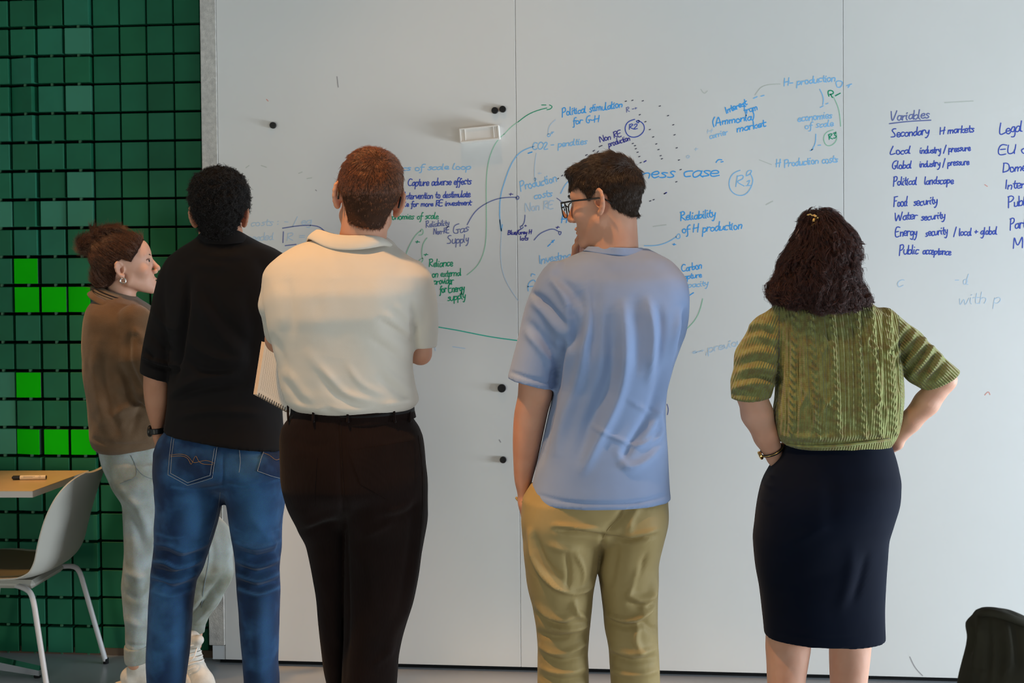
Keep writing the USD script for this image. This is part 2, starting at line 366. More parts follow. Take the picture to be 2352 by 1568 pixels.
def union(meshes):
    """Welds overlapping closed meshes into one continuous surface."""
    try:
        r = None
        for m in meshes:
            q = m3.Manifold(m3.Mesh(np.asarray(m.vertices, np.float32), np.asarray(m.faces, np.uint32)))
            if q.status() != m3.Error.NoError: raise ValueError(str(q.status()))
            r = q if r is None else r + q
        o = r.to_mesh(); return trimesh.Trimesh(o.vert_properties[:, :3], o.tri_verts, process=False)
    except Exception as e:
        print('union fell back:', e); return cat_(meshes)

class Person:
    def __init__(s, px, d, label, name='person', cat='person'):
        s.d = d; s.s = F / d; base = P(px, 1200, d); base[2] = 0; s.o = base
        s.root = thing(name, label, cat, base, YAW)
        c, q = math.cos(YAW), math.sin(YAW); s.R = np.array([[c, -q, 0], [q, c, 0], [0, 0, 1.0]])
    def loc(s, w): return (np.asarray(w) - s.o) @ s.R
    def world(s, l): return np.asarray(l) @ s.R.T + s.o
    def L(s, px, py, dy=0.0):                            # the local point seen at this pixel in the person's plane y = dy
        r = (FWD + (px - PPX) / F * RIGHT - (py - PPY) / F * UP) @ s.R; c = s.loc(CAM); return c + (dy - c[1]) / r[1] * r
    def r(s, px): return px / s.s
    def rows(s, rows):
        """(py, left px, right px, depth offset, half depth) of a silhouette -> loft rows."""
        out = []
        for py, l, r, cy, b in rows:
            a, c = s.L(l, py, cy), s.L(r, py, cy); out.append(((a[2] + c[2]) / 2, (a[0] + c[0]) / 2, cy, (c[0] - a[0]) / 2, b))
        return out
    def pix(s, v): return project(s.world(v))
    def folds(s, m, strokes, noise_amp=0.0, noise_scale=(9, 9, 4), seed=0, clip=None):
        """Draws cloth folds as real relief: each stroke (pixel polyline, width px, height mm) pushes the side seen there in or out."""
        v = np.array(m.vertices); n = normals(m); q = s.pix(v); w = s.world(v); view = w - CAM; view /= np.linalg.norm(view, axis=1, keepdims=True)
        face = np.clip(-((n @ s.R.T) * view).sum(1) * 2.5, 0, 1); disp = np.zeros(len(v))
        for pts, wd, amp in strokes:
            p = spline(pts, max(8, 5 * len(pts))) if len(pts) > 2 else spline(pts, 8)
            near = (q[:, 0] > p[:, 0].min() - 3 * wd) & (q[:, 0] < p[:, 0].max() + 3 * wd) & (q[:, 1] > p[:, 1].min() - 3 * wd) & (q[:, 1] < p[:, 1].max() + 3 * wd) & (face > 0)
            if not near.any(): continue
            x = q[near, :2]; best = np.full(len(x), 1e9); tt = np.zeros(len(x)); L = len(p) - 1
            for i in range(L):
                a, ab = p[i], p[i + 1] - p[i]; t = np.clip(((x - a) @ ab) / (ab @ ab + 1e-9), 0, 1); d = np.linalg.norm(x - a - t[:, None] * ab, axis=1)
                u = d < best; best[u] = d[u]; tt[u] = (i + t[u]) / L
            taper = np.clip(np.minimum(tt, 1 - tt) * 4, 0, 1) ** 0.7
            disp[near] += amp / 1000 * np.exp(-(best / wd) ** 2) * (0.25 + 0.75 * taper)
        if noise_amp:
            disp0 = (meshkit.fbm(v * np.array(noise_scale), 3, seed) - 0.5) * 2 * noise_amp / 1000
        else: disp0 = 0
        return trimesh.Trimesh(v + n * (disp * face + disp0)[:, None], m.faces, process=False)
    def on(s, m, pts, off=0.002):
        """Where the surface m shows at these pixels, lifted by off: for seams, stitches and pockets."""
        v = np.asarray(m.vertices); q = s.pix(v); n = normals(m); w = s.world(v)
        fr = ((n @ s.R.T) * (w - CAM)).sum(1) < 0; t = cKDTree(q[fr, :2]); V, N, Q = v[fr], n[fr], q[fr]; out = []
        for p in np.asarray(pts, float):
            d, i = t.query(p, 12); dep = Q[i, 2]; ok = dep < dep.min() + 0.03; wgt = np.where(ok, 1 / (d + 1.5) ** 2, 0); wgt /= wgt.sum()
            depth = (wgt * dep).sum(); nn = (wgt[:, None] * N[i]).sum(0); nn /= np.linalg.norm(nn)
            out.append(s.loc(P(p[0], p[1], depth)) + nn * off)
        return np.array(out)
    def seam(s, m, pts, r=0.0012, off=0.0, n=24, sides=6): return tube(s.on(m, spline(pts, n), off), r, sides)
    def pocket(s, m, top, low, thick=0.002, n=26, k=18):
        """A sewn-on pocket between its top edge and its lower outline (pixels), following the cloth."""
        t = np.linspace(0, 1, n); T = np.stack([np.interp(t, np.linspace(0, 1, len(top)), [q[i] for q in top]) for i in (0, 1)], 1); ll = np.array(low, float); d = np.r_[0, np.cumsum(np.linalg.norm(np.diff(ll, axis=0), axis=1))]; d /= d[-1]
        B = np.stack([np.interp(t, d, ll[:, i]) for i in (0, 1)], 1); g = np.vstack([T * (1 - u) + B * u for u in np.linspace(0, 1, k)]); up, dn = s.on(m, g, thick), s.on(m, g, -0.004); a = np.arange(n * k).reshape(k, n)
        q = np.stack([a[:-1, :-1], a[1:, :-1], a[1:, 1:], a[:-1, 1:]], -1).reshape(-1, 4); ring = np.r_[a[:, 0], a[-1, 1:], a[-2::-1, -1], a[0, -2:0:-1]]; rn = np.roll(ring, -1); N = n * k
        Q = np.vstack([q, q[:, ::-1] + N, np.stack([ring, ring + N, rn + N, rn], 1)]); o = trimesh.Trimesh(np.vstack([up, dn]), np.vstack([Q[:, [0, 1, 2]], Q[:, [0, 2, 3]]]), process=False)
        if o.volume < 0: o.invert()
        return o
    def put(s, name, m, mt, parent=None, smooth=True, **kw): return obj(name, m, mt, parent or s.root, smooth=smooth, world=False, **kw)

def rot(yaw=0, pitch=0, roll=0):
    """Head frame -> local frame. The face looks along local +y (away from the camera); yaw > 0 turns it to the left, pitch > 0 nods, roll > 0 tilts it to the right."""
    y, p, r = math.radians(yaw), math.radians(-pitch), math.radians(roll)
    Rz = np.array([[math.cos(y), -math.sin(y), 0], [math.sin(y), math.cos(y), 0], [0, 0, 1]]); Rx = np.array([[1, 0, 0], [0, math.cos(p), -math.sin(p)], [0, math.sin(p), math.cos(p)]])
    Ry = np.array([[math.cos(r), 0, math.sin(r)], [0, 1, 0], [-math.sin(r), 0, math.cos(r)]]); return Ry @ Rz @ Rx

class Head:
    """A head in its own frame: x right, y towards the face, z up, origin between the ears."""
    def __init__(s, c, R, sc=1.0, h=0.003, female=False, ear=1.0):
        s.c, s.R, s.sc, s.h, s.fem, s.ear = np.array(c, float), R, sc, h, female, ear
    def to(s, q): return (np.asarray(q, float) * s.sc) @ s.R.T + s.c
    def skin(s, neck_to=None, neck_r=(0.056, 0.060)):
        h = s.h / s.sc; V = Vol((-0.105, -0.13, -0.235), (0.105, 0.15, 0.145), h); fem = s.fem; dz = 0.009 if fem else 0.0
        V.ell((0, -0.008, 0.036), (0.076, 0.097, 0.088), 0.0)
        V.ell((0, 0.040, 0.0), (0.064, 0.054, 0.085), 0.03)
        for q in (-1, 1):
            V.cone((q * 0.048, 0.012, -0.05 + dz * .5), (q * 0.012, 0.078, -0.095 + dz), 0.022, 0.017, 0.02)
            V.ell((q * 0.042, 0.066, -0.022), (0.022, 0.022, 0.022), 0.02)                # cheek bones
        V.ell((0, 0.062, -0.058), (0.038, 0.036, 0.036), 0.02)
        V.ell((0, 0.084, -0.097 + dz), (0.020, 0.015, 0.015), 0.014)                            # chin
        V.ell((0, 0.079, 0.034), (0.048, 0.012, 0.016), 0.02)                              # brow
        for q in (-1, 1): V.ell((q * 0.032, 0.099, 0.012), (0.019, 0.017, 0.013), 0.010, op='s')   # eye sockets
        V.cone((0, 0.090, 0.022), (0, 0.111 if s.fem else 0.114, -0.016 if s.fem else -0.021), 0.0085, 0.0100, 0.009)                # nose
        V.ell((0, 0.1125 if s.fem else 0.114, -0.020 if s.fem else -0.025), (0.011, 0.0105, 0.0095), 0.007)
        for q in (-1, 1):
            V.ell((q * 0.0125, 0.101, -0.030), (0.008, 0.011, 0.008), 0.005)
            V.ell((q * 0.006, 0.110, -0.037), (0.004, 0.006, 0.005), 0.003, op='s')
        lp = 0.0045 if fem else 0.0; V.ell((0, 0.0985 - lp, -0.056), (0.021, 0.008, 0.0062), 0.004); V.ell((0, 0.0965 - lp, -0.0675), (0.018, 0.0085, 0.0068), 0.004)
        if fem: V.ell((0, 0.060, 0.056), (0.052, 0.037, 0.042), 0.02)
        V.ell((0, 0.106 - lp, -0.0615), (0.022, 0.006, 0.0016), 0.002, op='s')
        for q in (-1, 1): V.ell((q * 0.030, 0.079, 0.012), (0.0128, 0.0135, 0.0128), 0.002)  # eyeballs under the lids
        e = s.ear
        for q in (-1, 1):                                                                  # ears
            b = np.array([q * 0.0715, -0.002, 0.0]); out = np.array([q * 0.60, -0.80, 0.0]); nrm = np.array([q * 0.80, 0.60, 0.0]); Re = np.stack([out, nrm, [0, 0, 1.0]], 1)
            V.ell(b + out * 0.012 * e + (0, 0, 0.003), (0.0195 * e, 0.0058, 0.031 * e), 0.004, R=Re)
            V.cone(b + out * .004, b + out * .012 + (0, 0, .006), 0.013, 0.008, 0.008)
            hx = [(0.002, 0.020), (0.010, 0.031), (0.019, 0.0325), (0.027, 0.026), (0.0305, 0.012), (0.0285, -0.002), (0.022, -0.016), (0.013, -0.026), (0.006, -0.030), (0.002, -0.026)]
            V.chain([b + out * u * e + np.array([0, 0, w * e]) + nrm * 0.0035 for u, w in hx], [0.0036, 0.0040, 0.0042, 0.0042, 0.0038, 0.0038, 0.0042, 0.0052, 0.0056, 0.0045], 0.005)
            V.ell(b + out * 0.013 * e + nrm * 0.0075 + np.array([0, 0, 0.004]), (0.0115, 0.0058, 0.020), 0.003, R=Re, op='s')
            V.ell(b + out * 0.0055 + nrm * 0.004 + np.array([0, 0, -0.004]), (0.006, 0.008, 0.009), 0.003, R=Re, op='s')
        if neck_to is not None:
            t = (np.asarray(neck_to, float) - s.c) @ s.R / s.sc
            V2 = V; V2.cone((0, -0.022, -0.03), t, neck_r[0], neck_r[1], 0.022)
        m = V.mesh(4); return trimesh.Trimesh(s.to(m.vertices), m.faces, process=False)
    def hair(s, poly, thick, h=None, extra=None, rough=0.0, scale=60, k=0.006):
        """Hair as the head's own surface, thicker by thick(X, Y, Z), kept inside the side-view outline poly [(y, z)]."""
        h = (h or s.h) / s.sc; V = Vol((-0.125, -0.15, -0.16), (0.125, 0.15, 0.19), h)
        V.ell((0, -0.008, 0.036), (0.076, 0.097, 0.088), 0.0); V.ell((0, 0.040, 0.0), (0.064, 0.054, 0.085), 0.03); V.cone((0, -0.022, -0.03), (0, -0.035, -0.2), 0.056, 0.060, 0.022)
        X, Y, Z = V.grid((slice(None),) * 3); V.D = V.D - thick(X, Y, Z).astype(np.float32)
        if extra: extra(V)
        p = np.asarray(poly, float); yy, zz = np.meshgrid(V.ax[1], V.ax[2], indexing='ij'); pg = Polygon(p)
        pt = shapely.points(yy.ravel(), zz.ravel()); d = shapely.distance(pg.exterior, pt); ins = shapely.contains(pg, pt); d = np.where(ins, -d, d).reshape(yy.shape).astype(np.float32)
        V.D = sm_max(V.D, np.broadcast_to(d[None], V.D.shape), k)
        m = V.mesh(3)
        if rough:
            n = normals(m); v = np.asarray(m.vertices); m = trimesh.Trimesh(v + n * ((meshkit.fbm(v * scale, 3, 5) - 0.5) * rough)[:, None], m.faces, process=False)
        return trimesh.Trimesh(s.to(m.vertices), m.faces, process=False)

def hand_prims(V, wrist, fwd, palm, thumb_side, curls, sc=1.0, spread=0.08, thumb=(0.55, 0.62, 0.35), k=0.006):
    """A hand of five jointed fingers. fwd: wrist to knuckles; palm: the way the palm faces; thumb_side: towards the index finger's edge."""
    f, p = np.array(fwd, float), np.array(palm, float); f /= np.linalg.norm(f); p -= f * (p @ f); p /= np.linalg.norm(p); t = np.array(thumb_side, float); t -= f * (t @ f) + p * (t @ p); t /= np.linalg.norm(t); w = np.array(wrist, float)
    L = [(0.044, 0.026, 0.021), (0.049, 0.030, 0.022), (0.045, 0.028, 0.022), (0.035, 0.021, 0.019)]
    for i in range(4):
        o = (1.5 - i) * 0.0205 * sc; kn = w + f * (0.092 - 0.004 * abs(i - 1.2)) * sc + t * o; V.cone(w + t * o * 0.75 + f * 0.008, kn, 0.0145 * sc, 0.0115 * sc, 0.014)
        d, q = f + t * spread * (1.5 - i), kn; d = d / np.linalg.norm(d); ang = 0.0
        for j in range(3):
            ang = curls[i] * (0.9, 1.1, 0.8)[j]; pn = p - d * (p @ d); pn /= np.linalg.norm(pn); d2 = d * math.cos(ang) + pn * math.sin(ang); p2 = pn * math.cos(ang) - d * math.sin(ang); d = d2; e = q + d * L[i][j] * sc
            V.cone(q, e, (0.0098, 0.0088, 0.0079)[j] * sc, (0.0088, 0.0079, 0.0066)[j] * sc, 0.004); q = e; p_ = p2; p = p if j == 2 else p
    b = w + t * 0.022 * sc + f * 0.018 * sc; d = f * thumb[0] + t * thumb[1] + p * thumb[2]; d /= np.linalg.norm(d); q = b
    for ln, r0, r1 in ((0.044, 0.0145, 0.0115), (0.032, 0.0108, 0.0098), (0.026, 0.0098, 0.0078)):
        e = q + d * ln * sc; V.cone(q, e, r0 * sc, r1 * sc, 0.007); q = e; d = d + f * 0.35 + p * 0.12; d /= np.linalg.norm(d)
    return V
def band(top, bot, thick, n=90, bulge=0.0):
    """A closed strip of cloth between two rings of local points (collars, cuffs, waistbands), with real thickness."""
    a, b = spline(top, n, True)[:-1], spline(bot, n, True)[:-1]; c = (a.mean(0) + b.mean(0)) / 2; rows = []
    out = (a + b) / 2 - c; out[:, 2] = 0; out /= np.linalg.norm(out, axis=1, keepdims=True)
    for t in np.linspace(0, 1, 7): rows.append(a * (1 - t) + b * t + out * (thick + bulge * math.sin(math.pi * t)))
    for t in np.linspace(1, 0, 7): rows.append(a * (1 - t) + b * t + out * bulge * math.sin(math.pi * t))
    v = np.vstack(rows); N, K = n - 1, len(rows); f = []
    for i in range(K):
        j = (i + 1) % K; k = np.arange(N); k1 = (k + 1) % N; f += [np.stack([i * N + k, j * N + k, j * N + k1], 1), np.stack([i * N + k, j * N + k1, i * N + k1], 1)]
    m = trimesh.Trimesh(v, np.vstack(f), process=False)
    if m.volume < 0: m.invert()
    return m
def shoe(V, heel, toe, w=0.045, hgt=0.085):
    """A low shoe from heel to toe on the floor."""
    a, b = np.array(heel, float), np.array(toe, float); d = b - a; V.cone(a + (0, 0, 0.05), a + d * 0.45 + (0, 0, 0.055), w * 0.85, w * 0.9, 0.01); V.cone(a + d * 0.4 + (0, 0, 0.045), b - d * 0.12 + (0, 0, 0.034), w, w * 0.8, 0.02)
    V.cone(a + d * 0.1 + (0, 0, 0.06), a + d * 0.22 + (0, 0, hgt + 0.02), w * 0.8, w * 0.75, 0.02); V.plane((0, 0, 0.012), (0, 0, -1)); return V
def strands(mesh, count, flow, length, seed, lift=0.25, pts=6, jit=0.35, droop=0.0, keep=None):
    """Short hair: strands that start on the mesh and follow the direction field flow(point, normal)."""
    rg = np.random.default_rng(seed); a = mesh.area_faces; fi = rg.choice(len(a), count, p=a / a.sum()); tri = np.asarray(mesh.vertices)[mesh.faces[fi]]; u, v = rg.random((2, count)); sw = u + v > 1; u[sw], v[sw] = 1 - u[sw], 1 - v[sw]
    p = tri[:, 0] + u[:, None] * (tri[:, 1] - tri[:, 0]) + v[:, None] * (tri[:, 2] - tri[:, 0]); n = np.cross(tri[:, 1] - tri[:, 0], tri[:, 2] - tri[:, 0]); n /= np.linalg.norm(n, axis=1, keepdims=True) + 1e-12
    if keep is not None: kk = keep(p, n); p, n = p[kk], n[kk]
    d = flow(p, n) + rg.normal(0, jit * .6, p.shape) + (np.stack([meshkit.noise(p * 75, seed + k) for k in range(3)], 1) - .5) * 2.4 * jit; d -= n * (d * n).sum(1, keepdims=True); d /= np.linalg.norm(d, axis=1, keepdims=True) + 1e-9
    L = (length(p) if callable(length) else length) * rg.uniform(0.6, 1.15, len(p)); out = []
    for t in np.linspace(0, 1, pts):
        out.append(p - n * 0.002 + (d * (t * L)[:, None]) + n * (lift * L * (t - 0.75 * t * t))[:, None] + np.array([0, 0, -1.0]) * (droop * L * t * t)[:, None])
    return np.stack(out, 1)
def put_strands(pr, name, S, w0, mt, parent, taper=0.3, **kw):
    pts = S.shape[1]; w = np.tile(np.linspace(1, taper, pts), len(S)) * w0
    return curves(name, [pr.world(q) for q in S], w, mt, parent, **kw)

def shrink(rows, m): return [(z, cx, cy, max(a - m, 0.012), max(b - m, 0.012)) for z, cx, cy, a, b in rows]
def vol_for(lofts, h, pad=0.06, extra=()):
    """A grid that encloses these loft rows and points."""
    lo, hi = np.full(3, 9.0), np.full(3, -9.0)
    for rows in lofts:
        for z, cx, cy, a, b in rows: lo = np.minimum(lo, (cx - a, cy - b, z)); hi = np.maximum(hi, (cx + a, cy + b, z))
    for p in extra: lo = np.minimum(lo, p); hi = np.maximum(hi, p)
    return Vol(lo - pad, hi + pad, h)

# ================================================================ the five people
def skin_mat(name, c, d): return mat(name, c, rough=0.55, spec=0.35, noise=(14, d, 3.0), bump=('noise', 380, 0.12, 0.001), extra={'subsurface_weight': 0.12, 'subsurface_scale': 0.006})
m_skin1 = skin_mat('skin_fair', (0.58, 0.31, 0.205), (0.53, 0.255, 0.16))
m_skin2 = skin_mat('skin_warm', (0.48, 0.24, 0.145), (0.42, 0.195, 0.115))
m_skin3 = skin_mat('skin_pale', (0.62, 0.365, 0.265), (0.56, 0.30, 0.205))
def hair_mat(name, a, b, rough=0.8): return mat(name, a, rough=max(rough, .75), spec=0.12, noise=(45, b, 5.0), bump=('noise', 260, 0.5, 0.003))
def strand_mat(name, a, b, rough=0.35):
    n = {'p': ('principled_bsdf', {'base_color': a, 'roughness': rough, 'specular_ior_level': 0.5}), 'tc': ('texture_coordinate', {}), 'h': ('noise_texture', {'scale': 170.0, 'detail': 2.0}), 'r': ('rgb_ramp', {'ramp': [(0.3, a), (0.7, b)]})}
    return usdkit.material(stage, '/World/Looks/' + name, n, [('tc.object', 'h.vector'), ('h.fac', 'r.fac'), ('r.color', 'p.base_color')], surface='p.BSDF')
m_shoe_dark = mat('shoe_dark', (0.03, 0.028, 0.026), rough=0.5)
m_shoe_white = mat('shoe_white', (0.68, 0.66, 0.60), rough=0.6, noise=(40, (0.55, 0.53, 0.48)))
m_sole = mat('sole_white', (0.72, 0.70, 0.66), rough=0.6)
m_glasses = mat('glasses_black', (0.008, 0.008, 0.009), rough=0.25, spec=0.5)
m_glass = usdkit.material(stage, '/World/Looks/lens', {'t': ('transparent_bsdf', {'color': (0.97, 0.98, 0.98)}), 'g': ('glossy_bsdf', {'roughness': 0.02, 'color': (0.9, 0.9, 0.9)}), 'f': ('fresnel', {'IOR': 1.25}), 'm': ('mix_closure', {})},
                          [('f.fac', 'm.fac'), ('t.BSDF', 'm.closure1'), ('g.BSDF', 'm.closure2')], surface='m.closure')
m_gold = mat('gold', (0.80, 0.52, 0.18), rough=0.25, metal=1.0)
m_silver = mat('silver', (0.8, 0.78, 0.74), rough=0.2, metal=1.0)
m_iris = mat('eye_dark', (0.012, 0.010, 0.012), rough=0.15, spec=0.6)
SHORT = [(0.078, 0.075), (0.098, 0.10), (0.12, 0.2), (-0.2, 0.2), (-0.2, -0.06), (-0.075, -0.075), (-0.055, -0.052), (-0.034, -0.028), (-0.022, 0.0), (-0.018, 0.026), (0.0, 0.038), (0.008, 0.02), (0.012, -0.008), (0.02, -0.006), (0.024, 0.03), (0.042, 0.048)]
def short_thick(top, side, nape):
    def t(X, Y, Z):
        u = np.clip((Z + 0.06) / 0.16, 0, 1); u = u * u * (3 - 2 * u); w = np.clip((Z - 0.07) / 0.05, 0, 1); return nape + (side - nape) * u + (top - side) * w + 0 * X + 0 * Y
    return t

# ---------------------------------------------------------------- man in the cream polo shirt, in front
m_polo = mat('polo_cloth', (0.66, 0.62, 0.54), rough=0.9, spec=0.15, sheen=0.15, noise=(5, (0.62, 0.58, 0.505)), bump=('noise', 420, 0.12, 0.001))
m_cord = mat('corduroy', (0.011, 0.0052, 0.004), rough=0.9, spec=0.08, sheen=0.06, noise=(7, (0.007, 0.0035, 0.0028)), bump=('x', 85, 0.25, 0.001))
m_belt = mat('belt_leather', (0.005, 0.004, 0.004), rough=0.6, spec=.2)
A = Person(815, 3.72, 'man in cream polo shirt and dark brown corduroy trousers, back turned, arms folded')
def build_ginger(p):
    tor = p.rows([(546, 745, 888, .012, .05), (556, 700, 903, .008, .066), (570, 668, 915, .002, .082), (588, 640, 938, -.005, .10), (610, 620, 965, -.01, .115), (640, 610, 985, -.015, .13), (680, 607, 983, -.02, .14),
                  (720, 612, 973, -.02, .14), (760, 618, 960, -.015, .135), (800, 628, 951, -.01, .132), (850, 641, 948, -.005, .13), (890, 648, 955, 0, .13), (915, 655, 962, 0, .128), (932, 668, 955, 0, .12), (944, 690, 935, 0, .108)])
    slv = p.rows([(600, 925, 965, 0, .05), (625, 925, 985, 0, .062), (655, 928, 998, 0, .07), (700, 935, 1005, .005, .074), (760, 942, 1006, .01, .07), (796, 947, 1003, .02, .066)])
    V = vol_for([tor, slv], 0.005, extra=[p.L(590, 700, .2)])
    V.loft(tor, 0, 2.25); V.loft(slv, 0.022, 2.1)
    V.chain([p.L(640, 640, 0), p.L(635, 700, .02), p.L(642, 760, .12)], [p.r(36), p.r(38), p.r(36)], 0.02)
    sh = V.mesh(6)
    sh = p.folds(sh, [([(945, 690), (948, 740), (952, 790)], 7, -9), ([(962, 700), (964, 750), (966, 792)], 9, 4),
        ([(880, 720), (915, 745), (950, 770)], 9, 5), ([(870, 735), (905, 757), (946, 785)], 7, -5), ([(905, 700), (930, 720), (950, 735)], 9, 4), ([(860, 760), (900, 785), (940, 815)], 12, 4), ([(850, 780), (890, 805), (935, 840)], 8, -4),
        ([(740, 845), (765, 875), (800, 905), (850, 920)], 8, 5), ([(725, 850), (755, 890), (790, 918), (840, 933)], 8, -4), ([(800, 840), (830, 880), (880, 905)], 8, 4), ([(880, 850), (920, 880), (950, 905)], 9, 5), ([(870, 865), (905, 893), (945, 918)], 7, -4),
        ([(660, 850), (690, 890), (720, 925)], 9, 4), ([(650, 870), (675, 905), (700, 935)], 7, -4), ([(700, 800), (730, 840), (780, 880)], 14, 3), ([(618, 770), (640, 800), (655, 850)], 9, -4),
        ([(690, 600), (720, 660), (725, 740)], 26, -3), ([(860, 620), (870, 700), (855, 780)], 30, 3), ([(770, 640), (780, 740), (770, 820)], 40, -3), ([(625, 640), (640, 690), (650, 760)], 16, 3), ([(660, 640), (668, 700), (670, 770)], 12, -4),
        ([(760, 935), (800, 942), (850, 938)], 7, 5), ([(680, 930), (720, 940), (750, 938)], 7, 4), ([(880, 930), (915, 925), (945, 915)], 7, 4)], 2.5, (10, 10, 6), 3)
    p.put('shirt', sh, m_polo)
    top = [p.L(730, 527, -.005), p.L(765, 536, -.05), p.L(815, 540, -.072), p.L(857, 541, -.066), p.L(884, 549, -.035), p.L(898, 566, .02), p.L(880, 585, .085), p.L(820, 600, .11), p.L(755, 575, .08), p.L(728, 545, .035)]
    bot = [p.L(712, 549, -.02), p.L(748, 566, -.072), p.L(799, 574, -.094), p.L(848, 570, -.09), p.L(880, 565, -.06), p.L(902, 574, -.005), p.L(900, 605, .10), p.L(820, 630, .14), p.L(735, 600, .11), p.L(708, 565, .04)]
    cb = band(top, bot, 0.004, bulge=0.006); p.put('collar', cb, m_polo)
    base_t = [q + np.array([0, 0, -.002]) for q in bot]; base_b = [(q - np.array([0, 0, .012])) + (q - np.mean(bot, 0)) * 0.05 for q in bot]
    # trousers
    pel = p.rows([(930, 685, 935, 0, .108), (950, 672, 944, 0, .113), (968, 655, 952, 0, .12), (985, 646, 963, -.005, .127), (1010, 643, 972, -.012, .137), (1060, 645, 978, -.022, .147), (1110, 651, 980, -.027, .15), (1150, 664, 978, -.015, .13), (1190, 684, 972, .01, .09), (1225, 715, 955, .03, .04)])
    ll = p.rows([(1060, 665, 790, -.005, .11), (1100, 656, 800, -.012, .125), (1150, 662, 800, -.008, .122), (1210, 685, 800, .012, .105), (1250, 705, 800, .02, .09), (1300, 715, 800, .03, .085), (1360, 725, 798, .035, .08), (1420, 731, 797, .04, .076), (1480, 738, 797, .05, .072), (1530, 745, 797, .055, .07), (1568, 752, 797, .06, .068), (1700, 762, 803, .07, .055), (1800, 768, 806, .075, .045)])
    rl = p.rows([(1050, 800, 965, -.015, .12), (1100, 788, 979, -.025, .138), (1180, 787, 982, -.018, .13), (1240, 789, 973, -.012, .112), (1270, 790, 968, -.012, .107), (1320, 790, 962, -.012, .10), (1380, 790, 950, -.012, .095), (1430, 790, 935, -.012, .09), (1480, 789, 922, -.01, .085), (1515, 788, 916, -.01, .082), (1568, 786, 912, -.008, .08), (1700, 792, 890, .0, .064), (1805, 797, 878, .01, .05)])
    V = vol_for([pel, ll, rl], 0.0055); V.loft(pel, 0, 2.3); V.loft(ll, 0.03, 2.2); V2 = V.like(); V2.loft(rl, 0, 2.2); V.join(V2, 0.012)
    tr = V.mesh(5)
    tr = p.folds(tr, [([(790, 1150), (793, 1250), (796, 1400), (792, 1560)], 8, -10), ([(782, 985), (785, 1060), (788, 1150)], 7, -4), ([(700, 1210), (740, 1190), (780, 1180)], 9, 5), ([(690, 1225), (735, 1208), (780, 1196)], 8, -5), ([(880, 1175), (920, 1165), (955, 1140)], 10, 5), ([(870, 1190), (920, 1185), (960, 1160)], 8, -5),
        ([(970, 1150), (955, 1280), (935, 1400)], 11, 5), ([(950, 1150), (938, 1280), (915, 1400)], 9, -4), ([(830, 1230), (870, 1215), (910, 1190)], 9, 4), ([(940, 1400), (905, 1450), (890, 1540)], 12, 5), ([(800, 1250), (840, 1300), (860, 1400)], 16, 3), ([(740, 1330), (765, 1400), (770, 1480)], 10, 3),
        ([(660, 1000), (700, 1020), (760, 1020)], 10, -3), ([(860, 1030), (910, 1020), (960, 1000)], 9, 3), ([(770, 1460), (790, 1490), (786, 1550)], 9, 4), ([(905, 1480), (880, 1510), (860, 1530)], 9, 4)], 3, (8, 8, 5), 5)
    tp = p.put('trousers', tr, m_cord)
    for tp_, lo_ in (([(655, 1048), (729, 1052)], [(663, 1150), (690, 1173), (722, 1160)]), ([(800, 1036), (950, 1012)], [(828, 1112), (895, 1150), (952, 1118)])): obj('pocket', p.pocket(tr, tp_, lo_, 0.0016), m_cord, tp, smooth=40, world=False)
    for q in ([(782, 965), (785, 1050), (790, 1140)], [(960, 1000), (968, 1060), (970, 1150), (962, 1260)]): obj('seam', p.seam(tr, q, 0.0014, 0.0), m_cord, tp, smooth=True, world=False)
    wb_t = [p.L(675 + 0, 938, -.02), p.L(735, 946, -.09), p.L(810, 952, -.115), p.L(880, 946, -.1), p.L(942, 934, -.03), p.L(940, 925, .05), p.L(810, 915, .12), p.L(680, 925, .05)]
    _m = np.mean(wb_t, 0); wb_t = [_m + (q - _m) * np.array([.972, .95, 1]) for q in wb_t]
    wb_b = [q + np.array([0, 0, -.034]) + (q - np.mean(wb_t, 0)) * np.array([.045, .05, 0]) for q in wb_t]
    obj('waistband', band(wb_t, wb_b, 0.004), m_cord, tp, smooth=True, world=False)
    bt = [q + np.array([0, 0, -.004]) + (q - np.mean(wb_t, 0)) * np.array([.022, .022, 0]) for q in wb_t]; bb = [q + np.array([0, 0, -.023]) + (q - np.mean(wb_t, 0)) * np.array([.01, .01, 0]) for q in bt]
    p.put('belt', band(bt, bb, 0.003), m_belt)
    lp = []
    for x in (667, 722, 800, 905, 938):
        q = p.on(tr, [(x, 935 + (4 if 700 < x < 900 else 0)), (x, 968)], 0.006); q[0][1] -= .004; q[:, 1] -= .004; lp.append(tube([q[0] + (0, .012, .004), q[0] + (0, -.004, 0), (q[0] + q[1]) / 2 + (0, -.006, 0), q[1] + (0, -.003, 0), q[1] + (0, .012, -.003)], 0.0035, 8))
    for q in lp: obj('belt_loop', q, m_cord, tp, smooth=True, world=False)
    # body
    hd = Head(p.L(846, 458, .0), rot(9, -3, 9), 1.07, 0.0028)
    hs = hd.skin(p.L(828, 585, .005), (0.057, 0.066))
    B = vol_for([tor, pel, ll, rl], 0.008, extra=[p.L(1000, 800, .35), p.L(700, 1830, .3)])
    B.loft(shrink(tor, .026), 0); B.loft(shrink(pel, .035), .02); B.loft(shrink(ll, .03), .02); B.loft(shrink(rl, .03), .02)
    B.chain([p.L(955, 640, 0), p.L(968, 770, .01)], [.036, .03], .02)
    bm = B.mesh(4)
    Ar = Vol(p.L(560, 860, -.12), p.L(1020, 640, .42), 0.0045)
    el = p.L(966, 812, .02); wr = p.L(800, 800, .25)
    Ar.chain([p.L(960, 690, .0), p.L(970, 775, .015), el, p.L(900, 800, .20), wr], [.032, .031, .030, .036, .027], .012)
